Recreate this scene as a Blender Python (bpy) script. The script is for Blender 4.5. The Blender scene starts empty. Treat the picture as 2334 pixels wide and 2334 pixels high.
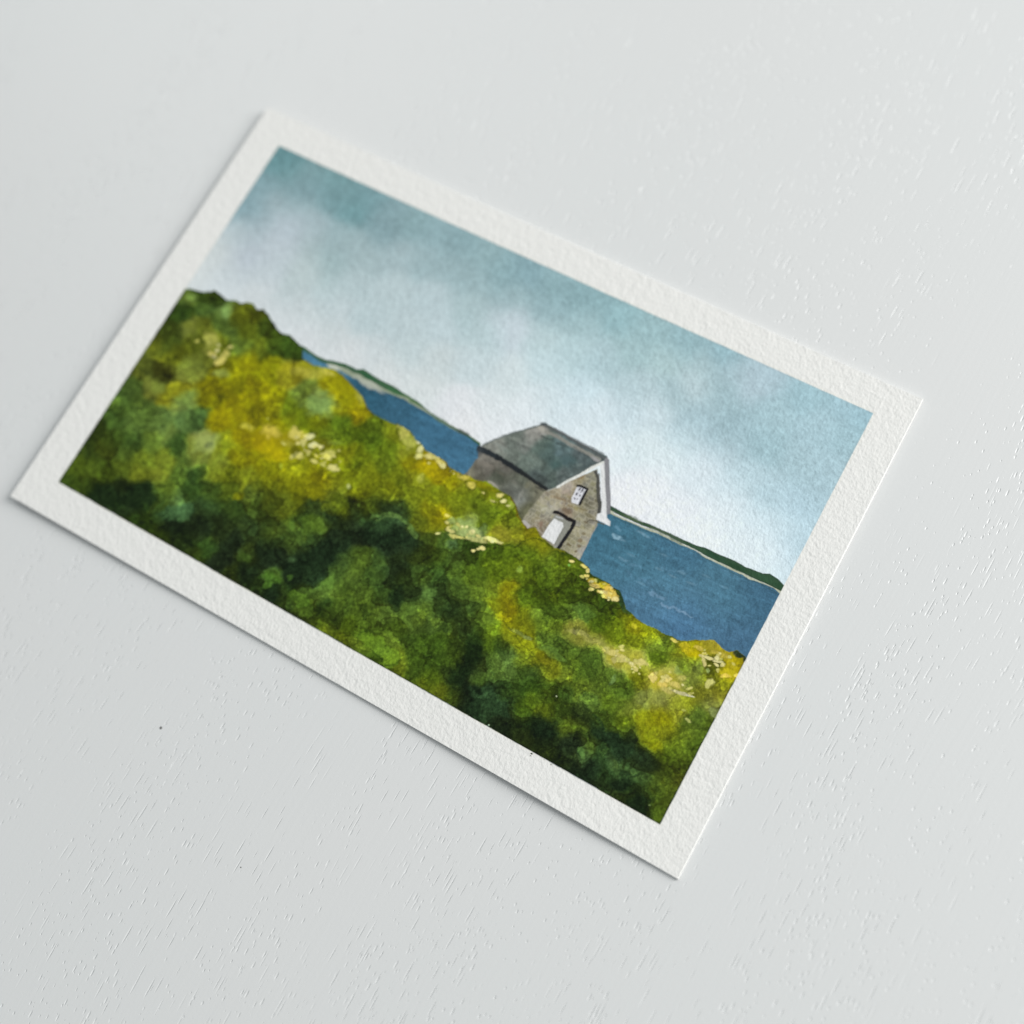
import bpy, math
import numpy as np
from mathutils import Matrix, Vector

# ============================================================ camera, world, light, exposure
scene = bpy.context.scene
COL = scene.collection
CAM_POS = np.array([0.152994199, 0.000502259, 0.229219503])
CAM_ROT = np.array([[0.86285153, -0.44065833, 0.24760348],
                    [0.48846771, 0.85288855, -0.18433775],
                    [-0.12994821, 0.28000242, 0.95116356]])
F_PX, HALF = 2832.389, 1167.0            # focal length and half width, in photo pixels
cam_data = bpy.data.cameras.new('camera')
cam = bpy.data.objects.new('camera', cam_data)
COL.objects.link(cam)
m = Matrix([list(CAM_ROT[i]) + [CAM_POS[i]] for i in range(3)] + [[0, 0, 0, 1]])
cam.matrix_world = m
cam_data.sensor_fit = 'HORIZONTAL'
cam_data.sensor_width = 36.0
cam_data.lens = 36.0 * F_PX / (2 * HALF)
cam_data.clip_start = 0.01
cam_data.clip_end = 50.0
cam_data.dof.use_dof = True
cam_data.dof.focus_distance = 0.2285
cam_data.dof.aperture_fstop = 5.6
scene.camera = cam

world = bpy.data.worlds.new('World')
scene.world = world
world.use_nodes = True
bg = world.node_tree.nodes['Background']
bg.inputs['Color'].default_value = (0.91, 0.975, 0.99, 1)
bg.inputs['Strength'].default_value = 0.33


def area_lamp(name, loc, target, sx, sy, power, color):
    d = bpy.data.lights.new(name, 'AREA')
    d.shape = 'RECTANGLE'
    d.size, d.size_y, d.energy, d.color = sx, sy, power, color
    o = bpy.data.objects.new(name, d)
    COL.objects.link(o)
    o.location = loc
    o.rotation_euler = (Vector(target) - Vector(loc)).to_track_quat('-Z', 'Y').to_euler()
    return o


area_lamp('window_light', (1.20, 0.93, 0.84), (0.08, 0.06, 0), 1.05, 1.15, 31.0, (1.0, 0.992, 0.975))
area_lamp('added_fill_light', (-1.15, 0.95, 1.35), (0.03, 0.12, 0), 0.9, 0.9, 4.5, (0.97, 1.0, 0.98))  # added fill with no real source, lifts the table towards the upper left

scene.view_settings.view_transform = 'Standard'
scene.view_settings.look = 'None'
scene.view_settings.exposure = 0.05
scene.view_settings.gamma = 1.0
scene.view_settings.use_curve_mapping = False
scene.render.engine = 'CYCLES'

# ============================================================ helpers
W, H = 0.1524, 0.1003         # the sheet, metres
THICK = 0.00068
Z_TOP = 0.00078


def plane_point(px, py, z=Z_TOP):
    """where the sight line through a traced photo pixel meets the height z"""
    v = CAM_ROT @ np.array([px - HALF, -(py - HALF), -F_PX])
    t = (z - CAM_POS[2]) / v[2]
    p = CAM_POS + t * v
    return p[:2]


TILES = {'A': (0, 200, .40373), 'B': (0, 780, .40373), 'C': (600, 300, .40373), 'D': (600, 900, .40373),
         'E': (1000, 1250, .40373), 'F': (1400, 700, .40373), 'H': (1060, 940, .18634)}


def tp(t, x, y):
    ox, oy, s = TILES[t]
    return plane_point(ox + x * s, oy + y * s)


def tps(t, pts):
    return np.array([tp(t, x, y) for x, y in pts])


def s2l(c):
    c = np.asarray(c, float)
    return np.where(c <= .04045, c / 12.92, ((c + .055) / 1.055) ** 2.4)


PAPER_GAIN = 1.07             # paper white over its brightness in the photo


def hexc(h):
    c = [int(h[i:i + 2], 16) / 255 for i in (0, 2, 4)]
    if c[2] < .22 and c[0] > .5:                # gamboge washes: dense and a little greener than they look beside green
        k = .86; c = [c[0] * k * .985, max(c[1] * 1.01, c[0] * .91) * k, c[2] * k]
    return s2l(c) * PAPER_GAIN


_lat = np.random.RandomState(5).rand(16, 256, 256)


def vnoise(x, y, scale, seed=0):
    """smooth value noise 0..1 with cell size scale"""
    L = _lat[seed % 16]
    u, v = x / scale + 71.3 * seed, y / scale + 37.7 * seed
    iu, iv = np.floor(u).astype(int), np.floor(v).astype(int)
    fu, fv = u - iu, v - iv
    fu = fu * fu * (3 - 2 * fu); fv = fv * fv * (3 - 2 * fv)
    a = L[iu % 256, iv % 256]; b = L[(iu + 1) % 256, iv % 256]
    c = L[iu % 256, (iv + 1) % 256]; d = L[(iu + 1) % 256, (iv + 1) % 256]
    return (a * (1 - fu) + b * fu) * (1 - fv) + (c * (1 - fu) + d * fu) * fv


def fbm(x, y, scale, seed=0, octs=4, gain=.5):
    s = 0; a = 1; n = 0
    ca, sa = math.cos(.6), math.sin(.6)
    for k in range(octs):
        s = s + a * vnoise(x, y, scale, seed + k); n += a
        x, y = x * ca - y * sa, x * sa + y * ca
        scale *= .5; a *= gain
    return s / n * 2 - 1      # about -1..1, mostly within +-.5


def sstep(a, b, x):
    t = np.clip((x - a) / (b - a), 0, 1)
    return t * t * (3 - 2 * t)


# ============================================================ the painting's pigment, on a fine grid over the sheet
CELL = 0.00012
NX, NY = int(round(W / CELL)) + 1, int(round(H / CELL)) + 1
xs, ys = np.linspace(0, W, NX), np.linspace(0, H, NY)
GX, GY = np.meshgrid(xs, ys)                    # [NY, NX]
MM = 0.001
# wobble shared by all hand painted edges
wob_x = fbm(GX, GY, 1.6 * MM, 1, 5, .6) * MM
wob_y = fbm(GX, GY, 1.6 * MM, 6, 5, .6) * MM
big_x = fbm(GX, GY, 7 * MM, 2, 4) * MM
big_y = fbm(GX, GY, 7 * MM, 9, 4) * MM
tooth = fbm(GX, GY, 0.75 * MM, 3, 3, .6)
fine = np.random.RandomState(8).normal(0, 1, GX.shape)
fine = (fine + np.roll(fine, 1, 0) + np.roll(fine, 1, 1) + np.roll(fine, (1, 1), (0, 1))) / 2

C = np.ones((NY, NX, 3)) * hexc('e6e4df')       # pigment colour, linear
REG = np.zeros((NY, NX), np.int8)               # 0 bare paper, 1.. painted parts


def window(x0, x1, y0, y1):
    i0, i1 = np.clip([int(x0 / CELL) - 1, int(x1 / CELL) + 2], 0, NX)
    j0, j1 = np.clip([int(y0 / CELL) - 1, int(y1 / CELL) + 2], 0, NY)
    return slice(j0, j1), slice(i0, i1)


def poly_sd(poly, X, Y):
    """signed distance, positive inside"""
    d = np.full(X.shape, 1e9); inside = np.zeros(X.shape, bool)
    n = len(poly)
    for k in range(n):
        (x0, y0), (x1, y1) = poly[k], poly[(k + 1) % n]
        ex, ey = x1 - x0, y1 - y0
        t = np.clip(((X - x0) * ex + (Y - y0) * ey) / (ex * ex + ey * ey + 1e-18), 0, 1)
        d = np.minimum(d, (X - x0 - t * ex) ** 2 + (Y - y0 - t * ey) ** 2)
        if y0 != y1:
            c = ((y0 > Y) != (y1 > Y)) & (X < ex * (Y - y0) / ey + x0)
            inside ^= c
    return np.where(inside, 1, -1) * np.sqrt(d)


def line_d(pts, X, Y):
    d = np.full(X.shape, 1e9)
    for k in range(len(pts) - 1):
        (x0, y0), (x1, y1) = pts[k], pts[k + 1]
        ex, ey = x1 - x0, y1 - y0
        t = np.clip(((X - x0) * ex + (Y - y0) * ey) / (ex * ex + ey * ey + 1e-18), 0, 1)
        d = np.minimum(d, (X - x0 - t * ex) ** 2 + (Y - y0 - t * ey) ** 2)
    return np.sqrt(d)


def shape(t, pts, color, soft=.10, wob=.25, alpha=1.0, reg=None, edge=0., lim=None):
    """a painted polygon: pts in tile pixels; soft and wob in millimetres"""
    P = tps(t, pts)
    w = window(P[:, 0].min() - MM, P[:, 0].max() + MM, P[:, 1].min() - MM, P[:, 1].max() + MM)
    X, Y = GX[w] + wob_x[w] * wob, GY[w] + wob_y[w] * wob
    sd = poly_sd(P, X, Y)
    mk = sstep(-soft * MM, soft * MM, sd)
    if lim is not None: mk = mk * lim[w]
    a = (mk * alpha)[..., None]
    col = hexc(color) if isinstance(color, str) else color[w]
    dark = 1 - edge * np.exp(-(sd / (.16 * MM)) ** 2)[..., None] if edge else 1
    C[w] = C[w] * (1 - a) + col * dark * a
    if reg is not None: REG[w][mk > .5] = reg
    return sd


def stroke(t, pts, color, width, soft=.10, wob=.2, alpha=1.0, reg=None, lim=None):
    """width in millimetres"""
    P = tps(t, pts)
    if t == 'H': width = width * 1.45
    g = (width + 1.2) * MM
    w = window(P[:, 0].min() - g, P[:, 0].max() + g, P[:, 1].min() - g, P[:, 1].max() + g)
    X, Y = GX[w] + wob_x[w] * wob, GY[w] + wob_y[w] * wob
    d = width / 2 * MM * (1 + .35 * tooth[w]) - line_d(P, X, Y)
    mk = sstep(-soft * MM, soft * MM, d)
    if lim is not None: mk = mk * lim[w]
    a = (mk * alpha)[..., None]
    C[w] = C[w] * (1 - a) + hexc(color) * a
    if reg is not None: REG[w][mk > .5] = reg


def dab(t, x, y, rx, ry, color, ang=0, soft=.25, alpha=1., edge=0., wob=.5, lim=None):
    """an elliptical touch of the brush: centre and radii in tile pixels, soft as a fraction of the radius"""
    c0 = tp(t, x, y); a_ = math.radians(ang)
    ax = tp(t, x + rx * math.cos(a_), y + rx * math.sin(a_)) - c0
    ay = tp(t, x - ry * math.sin(a_), y + ry * math.cos(a_)) - c0
    r = 1.7 * max(np.hypot(*ax), np.hypot(*ay)) + .4 * MM
    w = window(c0[0] - r, c0[0] + r, c0[1] - r, c0[1] + r)
    size = min(np.hypot(*ax), np.hypot(*ay)) / MM
    k = 2.3 * wob * min(1.5, max(.2, size))
    X = GX[w] + wob_x[w] * k - c0[0]; Y = GY[w] + wob_y[w] * k - c0[1]
    det = ax[0] * ay[1] - ax[1] * ay[0]
    u = (X * ay[1] - Y * ay[0]) / det; v = (Y * ax[0] - X * ax[1]) / det
    q = 1 - np.sqrt(u * u + v * v)
    mk = sstep(-soft, soft, q)
    if lim is not None: mk = mk * lim[w]
    a = (mk * alpha)[..., None]
    e = (1 - edge * np.exp(-((q + .03) * size / .14) ** 2) * (lim[w] if lim is not None else 1))[..., None] if edge else 1
    C[w] = (C[w] * (1 - a) + hexc(color) * a) * e


def field(samples, sigma, warp, sharp=1.):
    """smooth colour field through traced samples, wet-in-wet warped; sigma, warp in millimetres"""
    P, K = [], []
    for line in samples.strip().split('\n'):
        t, rest = line[0], line[1:]
        for s in rest.split():
            x, y, h = s.split(',')
            P.append(tp(t, float(x), float(y))); K.append(hexc(h))
    P = np.array(P); K = np.array(K)
    st = 4
    gx, gy = GX[::st, ::st], GY[::st, ::st]
    X = gx; Y = gy
    num = np.zeros(gx.shape + (3,)); den = np.full(gx.shape, 1e-12)
    s2 = (sigma * MM) ** 2
    for (px, py), c in zip(P, K):
        d2 = (X - px) ** 2 + (Y - py) ** 2
        wgt = np.exp(-d2 / (2 * s2)) + 2e-4 / (1 + d2 / s2) ** 2
        num += wgt[..., None] * np.log(c + .002); den += wgt
    small = np.exp(num / den[..., None])
    # sample the coarse field at warped positions
    U = np.clip((GX + big_x * warp + wob_x * warp * .5) / (CELL * st), 0, small.shape[1] - 1.001)
    V = np.clip((GY + big_y * warp + wob_y * warp * .5) / (CELL * st), 0, small.shape[0] - 1.001)
    iu, iv = U.astype(int), V.astype(int); fu, fv = (U - iu)[..., None], (V - iv)[..., None]
    iu1, iv1 = np.minimum(iu + 1, small.shape[1] - 1), np.minimum(iv + 1, small.shape[0] - 1)
    return (small[iv, iu] * (1 - fu) + small[iv, iu1] * fu) * (1 - fv) + (small[iv1, iu] * (1 - fu) + small[iv1, iu1] * fu) * fv


# ---- the taped rectangle the picture fills
frame = np.array([plane_point(*q) for q in ((638, 335.5), (1990.6, 942), (1504.6, 1880), (136.5, 1101))])
edge_wob = (wob_x + wob_y) * .05
sd_frame = poly_sd(frame, GX + edge_wob, GY - edge_wob)

# ---- sky
SKY = '''
A1600,400,6a9198 1650,480,76989e 1500,560,87a3ac 1750,560,829fa8 1900,640,7d9ca4 1850,520,769aa0 1420,700,8aa6b0 1550,680,a3b5bd 1700,720,9fb5bc 1650,800,b5c0cb 1450,800,a8b7c0 1350,850,b5c2c9 1550,900,b9c3cc 1750,900,a9babf 1900,850,9cb3ba 1400,950,b6bfca 1250,950,c4cacd 1150,1050,cdd2d5 1300,1050,bdc6cc 1500,1050,bcc6cd 1700,1050,b6c4c8 1850,1000,9fb6bb 1250,1130,cdd3d9 1450,1180,c7cdd2 1650,1200,b7c4c9 1850,1180,b5c6cb 1600,1300,ccd1d6 1750,1300,bfcace 1850,1380,bfc9cd 1700,1400,cfd4da 1850,1500,d3d7dc
C120,150,6a9198 300,250,7f9da3 450,400,76999f 200,350,86a1a9 500,450,6f959c 700,480,87a2aa 600,400,7b9ca4 850,520,8daab1 700,580,85a0a8 1000,600,8fabb3 1100,650,8aa7af 1250,700,91adb4 1350,800,8caab2 1500,800,86a5af 1650,820,8fadb5 1650,900,86a5ad 1800,950,86a5ad 1900,950,88a8b0 150,570,b3bfc9 300,550,a6b7bf 450,650,a0b5bb 600,700,a4b8be 750,700,a6bac1 900,720,9db4bb 1050,750,9cb4bb 1200,850,9bb4bb 1400,950,99b2b9 1600,1000,95b0b8 1800,1080,9db8bf 100,700,b6c1c9 250,800,b8c4c8 500,850,b0c1c7 750,900,b4c4ca 950,950,b3c4cb 1150,1000,a9bec4 1350,1100,b5c5cd 1550,1150,b1c5cb 1750,1250,adc4cb 1900,1300,a5bdc5 200,1000,c0c7cc 400,1000,bcc7cd 600,1050,b4c4ca 800,1100,b6c5cb 1000,1100,b8c8cf 1250,1150,b0c4ca 1400,1120,bfc9d3 1600,1350,b8cbd2 1800,1450,b9ccd5 250,1150,cfd1d6 400,1200,c3c9cd 600,1250,bfc9ce 800,1250,bac8cd 1000,1300,bfcace 1200,1300,bccad0 1400,1400,c2ced3 1600,1500,c0ced5 1750,1600,c0ced6 1900,1600,c3d0d8 500,1280,d2d5d9 700,1350,cdd2d5 900,1450,cbd2d5 1100,1550,d1d5db 1300,1550,ccd4d9 1500,1560,ced6dc 1150,1660,d8dade 1300,1680,d3d8de 1750,1720,c9d4db 1900,1780,cbd5dc
F50,50,8fb0b8 200,150,93b1b8 400,200,8cabb4 650,250,8aaab5 850,380,9ab2bd 1100,480,93b2bd 1350,560,95b3bf 1440,620,8fb0bd 100,250,9bb6bc 300,300,a3bcc1 500,350,9db5bc 700,380,98b0b9 450,450,b0c1c8 350,500,98b1b9 600,480,96b1ba 780,400,a9bcc8 900,600,98b4be 1150,700,9bb7c2 1300,750,96b4bf 100,450,a9bec6 50,600,b6c7d0 250,600,b8c8d0 450,620,9ab3bd 650,700,93aeb8 850,800,93b0ba 1050,900,9ab5bf 1200,900,9bb6c1 1150,1000,9db8c3 400,750,adc2cb 600,820,a9bec8 150,800,c0ced4 300,850,c3d0d6 500,900,c1cdd5 750,950,a9c0ca 900,1050,a4bdc8 1050,1100,a3bdca 1180,1100,9fbac6 650,1020,b6c8d1 450,1000,bccad2 200,1000,cdd3da 400,1100,cad1d8 600,1150,c5d0d7 800,1200,b9cad3 950,1220,b3c8d2 1090,1300,a9c2ce 1050,1350,aac2ce 100,1100,d0d4db 300,1200,cdd3da 500,1300,ccd4da 700,1300,c4d0d7 850,1350,bfcdd5 950,1400,b6c9d3 1000,1480,b0c5d0 800,1440,c5d0d6 900,1500,c0ced5
'''
sky = field(SKY, 2.4, 1.0)
depth_of_wash = np.clip((.62 - sky[..., :1]) / .4, 0, 1)
gran = (1 + (.16 * tooth + .03 * fine + .05 * fbm(GX * 1.3, GY, 2.2 * MM, 11, 3))[..., None] * (.35 + depth_of_wash))
sky = sky * np.stack([1.0 + .05 * GX / W, 1.01 + 0 * GX, .985 + 0 * GX], -1) * (1 + .10 * sstep(.45, .65, sky.mean(-1))[..., None]) * gran * (1 + .17 * sstep(.35, .85, GX / W))[..., None]
mk = sstep(-.07 * MM, .07 * MM, sd_frame)[..., None]
pool = 1 - .13 * np.exp(-((sd_frame - .1 * MM) / (.18 * MM)) ** 2)[..., None] * depth_of_wash
C = C * (1 - mk) + sky * pool * mk
IN = sstep(-.07 * MM, .07 * MM, sd_frame)
REG[sd_frame > 0] = 1

# ---- sea
SEA = '''
C350,1300,4a7ca0 600,1500,2f5c78 750,1560,386280 900,1680,406e92 1100,1800,3f6c90 1180,1790,447294 820,1600,34607e 1000,1720,3d6b8d
E870,60,3f6c88 1000,150,4a7896 1200,200,4c7893 1400,300,4f7a98 1200,350,4d779c 1500,450,4b7396 1700,500,466d90 1750,300,466f8e 1850,280,3d6484 1300,80,447090 1100,60,44718c 1100,300,4a7398 1400,420,4872a0 1600,350,46708c 1620,200,4a7693 1650,560,44698c
D1900,760,3c6a86 1920,850,44728e 1890,960,44708e
'''
sea = field(SEA, 3.0, 1.2)
hz = tp('F', 935, 1625) - tp('F', 0, 1185); hz /= np.hypot(*hz)
ripple = fbm((GX * hz[0] + GY * hz[1]) * .16 + wob_x, -GX * hz[1] + GY * hz[0] + wob_y * .25, .42 * MM, 10, 3, .6)
sea = sea * np.array([1.0, .96, .85]) * (1 + .5 * np.clip(ripple - .1, 0, 1)[..., None] + (.27 * tooth + .05 * fine + .16 * fbm(GX * .25, GY, 1.1 * MM, 12, 3))[..., None])
sea_left = [(x, y - 9) for x, y in [(180, 1200), (235, 1237), (300, 1275), (360, 1315), (450, 1370), (480, 1385), (560, 1425), (640, 1460), (720, 1490), (790, 1520), (880, 1570), (960, 1620), (1040, 1670), (1120, 1715), (1190, 1750), (1225, 1785), (1300, 1900), (1200, 1980), (900, 2000), (300, 1600), (150, 1300)]]
sea_right = [(x, y - 7) for x, y in [(-300, 1100), (-37, 1165), (0, 1185), (80, 1220), (150, 1250), (250, 1290), (380, 1350), (460, 1385), (520, 1425), (600, 1460), (640, 1480), (720, 1515), (760, 1540), (840, 1570), (900, 1595), (935, 1625), (1010, 1690), (700, 2150), (-300, 2000)]]
# the cream shore first, the water trims it
shape('C', [(300, 1270), (380, 1305), (420, 1310), (460, 1328), (560, 1378), (660, 1440), (740, 1470), (830, 1508), (900, 1555), (980, 1610), (1060, 1655), (1150, 1708), (1225, 1755), (1225, 1782), (1190, 1750), (1120, 1715), (1040, 1670), (960, 1622), (880, 1572), (790, 1522), (720, 1492), (640, 1462), (560, 1427), (480, 1387), (420, 1360), (350, 1320)], '949e88', .08, .12, reg=3, lim=IN)
shape('F', [(-50, 1110), (0, 1165), (80, 1205), (150, 1235), (220, 1258), (300, 1293), (380, 1333), (450, 1368), (520, 1408), (600, 1443), (680, 1478), (750, 1513), (800, 1538), (880, 1573), (965, 1605), (940, 1640), (900, 1600), (840, 1574), (760, 1544), (720, 1519), (640, 1484), (600, 1464), (520, 1429), (460, 1389), (380, 1354), (250, 1294), (150, 1254), (80, 1224), (0, 1189), (-50, 1150)], 'b9bba4', .08, .1, reg=3, lim=IN)
shape('C', sea_left, sea, .09, .18, reg=2, edge=.25, lim=IN)
shape('F', sea_right, sea, .09, .18, reg=2, edge=.25, lim=IN)
for pts, c, wd, al in (([(1190, 240), (1225, 268), (1270, 280)], '7f9fba', .8, .7), ([(1262, 315), (1300, 335), (1340, 352), (1390, 365)], '86a5c0', .75, .8),
                       ([(1380, 362), (1440, 388)], '8aa9c2', .4, .8), ([(1240, 110), (1300, 135)], '7098b4', .5, .5), ([(1300, 120), (1345, 130), (1390, 140)], '6f97b2', .5, .5),
                       ([(1080, 85), (1140, 115)], '7098b4', .5, .45), ([(1030, 40), (1060, 70)], '7fa3b8', .6, .6), ([(1130, 170), (1180, 205)], '6a92b0', .6, .5),
                       ([(1400, 230), (1500, 275)], '6088a4', .5, .4), ([(1480, 170), (1600, 215)], '5f88a2', .5, .4), ([(1550, 330), (1700, 390)], '5a83a2', .5, .4),
                       ([(1150, 250), (1180, 275)], '6a92b0', .4, .5), ([(1590, 120), (1700, 170)], '5f86a0', .4, .4), ([(1320, 440), (1420, 470)], '5a82a8', .5, .3),
                       ([(1060, 130), (1090, 160)], '6a92b0', .4, .5), ([(1420, 200), (1460, 215)], '6f97b2', .4, .4)):
    stroke('E', pts, c, wd * .65, .16, 1.0, al * .62, lim=IN)
for x, y, a in ((20, 1290, .7), (40, 1312, .6), (150, 1275, .7), (178, 1292, .6), (150, 1560, .4), (330, 1520, .5), (380, 1500, .45), (430, 1560, .35), (95, 1400, .35), (280, 1400, .35), (520, 1520, .3), (620, 1580, .3), (250, 1480, .4)):
    dab('F', x, y, 26, 6, '7fa0b2', 24, .5, a * .7, lim=IN)
stroke('H', [(1810, 1490), (1830, 1525), (1865, 1535), (1885, 1515)], '8db0c2', .35, .12, .3, .8)
stroke('H', [(1840, 1400), (1900, 1440)], '7098ae', .3, .15, .3, .5)

# ---- cream shore and dark green headland
dab('C', 400, 1325, 38, 20, 'c4c8b8', 20, .4, .9, lim=IN)
dab('C', 600, 1430, 90, 16, 'b4b8aa', 27, .4, .8, lim=IN)
shape('C', [(205, 1205), (240, 1222), (290, 1258), (340, 1285), (400, 1297), (460, 1310), (530, 1345), (570, 1342), (610, 1370), (660, 1400), (740, 1440), (800, 1480), (870, 1520), (930, 1575), (1000, 1625), (1080, 1670), (1150, 1710), (1230, 1762), (1225, 1775), (1150, 1722), (1060, 1668), (980, 1616), (900, 1560), (830, 1512), (740, 1474), (660, 1440), (560, 1382), (460, 1335), (400, 1318), (330, 1306), (280, 1272), (225, 1240)], '3f6244', .08, .15, reg=3, edge=.3, lim=IN)
for x, y, rx, c in ((590, 1385, 45, '2c5a3c'), (500, 1345, 40, '35583f'), (740, 1465, 45, '3c6a44'), (840, 1515, 60, '5a7850'), (1000, 1630, 60, '5c7460'), (1130, 1700, 40, '3c4a42')):
    dab('C', x, y, rx, 12, c, 29, .5, .8)
shape('F', [(-75, 1095), (-30, 1115), (0, 1132), (60, 1165), (140, 1208), (200, 1225), (280, 1262), (380, 1308), (460, 1343), (520, 1362), (600, 1398), (680, 1430), (740, 1465), (800, 1490), (840, 1505), (880, 1505), (920, 1530), (970, 1580), (955, 1612), (880, 1573), (800, 1538), (750, 1513), (680, 1478), (600, 1443), (520, 1406), (450, 1366), (380, 1331), (300, 1290), (220, 1254), (150, 1231), (80, 1200), (0, 1160), (-75, 1115)], '35503a', .07, .12, reg=3, edge=.45, lim=IN)
for x, y, rx, c in ((100, 1195, 60, '55664a'), (250, 1262, 60, '505f48'), (350, 1308, 50, '4a5c48'), (560, 1400, 70, '2c4a38'), (700, 1468, 60, '27452f'), (850, 1535, 60, '35543c'), (930, 1575, 30, '2c4a34'), (480, 1365, 40, '3c5640')):
    dab('F', x, y, rx, 14, c, 25, .5, .7, lim=IN)
stroke('F', [(0, 1190), (80, 1224), (150, 1254), (300, 1316), (460, 1391), (600, 1466), (720, 1520), (840, 1574), (930, 1626)], '2f4a50', .12, .08, .3, .65, lim=IN)

# ---- the stone cottage
HS = 'H'
SIDE = '''
H250,600,7c766c 150,700,6a655a 400,780,4f5246 500,700,6a655c 700,850,6a6c5e 600,900,6f7066 850,850,74705f 750,1000,6a6a62 680,1100,7f7f78 800,1000,6c6a58 900,1000,7f7a66 750,1180,66644c 60,730,7f7a66 350,900,6a6a5c 500,1000,66665c 620,1000,6a6a62 300,700,6c665c 550,800,5c5c50 150,800,605c50
'''
FRONT = '''
H1000,1100,98917c 900,1200,8b8670 1100,1000,958870 1200,950,a89c8c 1450,770,8f8468 1540,800,7f7c6c 1550,950,87836f 1250,1050,8c8069 1150,1120,a8a08c 1250,1230,8a7a66 1400,1150,908868 1500,1100,75705c 1550,1200,88826e 1450,1250,8c846a 1400,1300,a09a84 1500,1400,8a846c 1400,1450,9a937c 1350,1550,8f8970 1300,1700,928c74 1380,1770,a39e90 850,1300,8a846c 950,1300,857c68 900,1350,8a7c6c 800,1150,86826e 980,1190,a8a490 1560,1360,918a76 1500,1500,a29a84
'''
side = field(SIDE, .75, .3); front = field(FRONT, .75, .25)
stone_tex = (1 + (.42 * fbm(GX, GY, .9 * MM, 4, 3) + .03 * fine)[..., None])
side *= stone_tex * np.array([.96, 1.0, 1.03]); front *= stone_tex * np.array([.96, 1.0, 1.06])
# stones of the gable: jittered courses with pale joints
ang = math.radians(28)
d_gable = tp('H', 1300, 1700) - tp('H', 900, 1480); d_gable /= np.hypot(*d_gable)
su = (GX * d_gable[0] + GY * d_gable[1] + wob_x * .35) / (1.25 * MM)
sv = (-GX * d_gable[1] + GY * d_gable[0] + wob_y * .45) / (.85 * MM)
row = np.floor(sv).astype(int)
offs = _lat[7][row % 256, 3] * 3
cu = su + offs; cell = np.floor(cu).astype(int)
fu_, fv_ = cu - cell, sv - row
joint = np.minimum(np.minimum(fu_, 1 - fu_) * 1.25, np.minimum(fv_, 1 - fv_) * .85)
jm = 1 - sstep(.03, .12, joint)
rnd = _lat[2][cell % 256, row % 256]
tint = np.stack([.93 + .2 * rnd, .93 + .16 * rnd, .9 + .16 * _lat[3][cell % 256, row % 256]], -1)
front = front * tint * (1 - jm[..., None] * .5) + hexc('b4ae9c') * jm[..., None] * .5
side = side * (.95 + .1 * rnd[..., None])
shape(HS, [(165, 470), (230, 470), (600, 690), (1020, 945), (1000, 1300), (800, 1500), (400, 1200), (-150, 950), (-20, 760), (30, 730), (80, 660), (120, 590), (160, 560)], side, .07, .15, reg=4, edge=.2)
shape(HS, [(960, 985), (1010, 950), (1120, 910), (1620, 690), (1650, 1240), (1625, 1350), (1400, 1810), (1300, 1800), (1000, 1700), (690, 1330), (760, 1220), (860, 1100)], front, .07, .12, reg=4, edge=.1)
for x, y, rx, ry, a, c in ((1272, 1617, 34, 9, 22, '675a44'), (1390, 1632, 24, 22, 0, '7c6f58'), (1362, 1700, 20, 18, 0, '746850'), (1412, 1560, 26, 22, 0, '84745c'),
                           (1250, 1205, 62, 26, 30, '7a6a58'), (1480, 1345, 30, 14, 20, '776d58'), (1310, 1800, 20, 12, 0, '7c745c'), (1450, 1480, 28, 20, 15, '857b62'), (1520, 1270, 34, 20, 10, '7c7660'),
                           (1160, 1050, 80, 16, 20, '8c7c64'), (1215, 1110, 16, 46, 10, '8a7b66'), (930, 1370, 24, 40, 20, '8a7666'), (960, 1190, 36, 20, -30, 'b8b4a0'), (1440, 1190, 60, 14, 15, '7f765a'), (1500, 1130, 40, 16, 30, '6a6654'),
                           (1060, 1110, 30, 26, 0, 'a39c86'), (1140, 1140, 26, 30, 0, 'a6a08c'), (1230, 960, 50, 22, -20, 'ac9e90'), (1430, 790, 55, 20, -35, '8c7c60'), (1500, 820, 20, 12, -30, 'aaa58c'), (1280, 1000, 30, 14, 30, '9c8e7c'),
                           (1480, 1440, 40, 6, 0, 'a8a28c'), (1350, 1460, 6, 40, 0, 'a8a28c'), (1380, 1400, 30, 8, 15, '7a7460'), (1330, 1250, 30, 20, 20, '968e78')):
    dab(HS, x, y, rx, ry, c, a, .3, .95)
for x, y, rx, ry, a, c in ((400, 790, 90, 30, 28, '4a4d42'), (430, 740, 70, 18, 30, '5a574c'), (250, 640, 100, 30, 25, '807a70'), (660, 1040, 18, 60, 20, '8c8c84'), (700, 990, 14, 50, 15, '8a8a80'), (870, 975, 24, 12, 30, '45443c'), (350, 870, 60, 14, 30, '8c8a80'), (600, 860, 60, 20, 40, '74746a'), (130, 660, 30, 40, 0, '57534a'), (760, 900, 30, 40, 20, '75735f'), (820, 950, 20, 30, 30, '606050')):
    dab(HS, x, y, rx, ry, c, a, .5, .6)
shape(HS, [(695, 1330), (730, 1310), (805, 1385), (770, 1420), (735, 1410)], 'b2aca8', .06, .1)
stroke(HS, [(290, 850), (350, 880), (400, 940)], 'a29c90', .28, .08)
stroke(HS, [(760, 1300), (830, 1240)], 'a8a392', .12, .06); stroke(HS, [(860, 1330), (960, 1290), (1040, 1240)], 'a8a390', .12, .06)
stroke(HS, [(850, 1370), (900, 1440), (960, 1500)], 'a39c90', .12, .06); stroke(HS, [(1190, 1170), (1220, 1090), (1170, 1080), (1060, 1060)], 'b0a996', .10, .06, alpha=.7)
stroke(HS, [(1620, 1380), (1510, 1560), (1410, 1790)], 'a29c94', .16, .07, alpha=.7)
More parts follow.
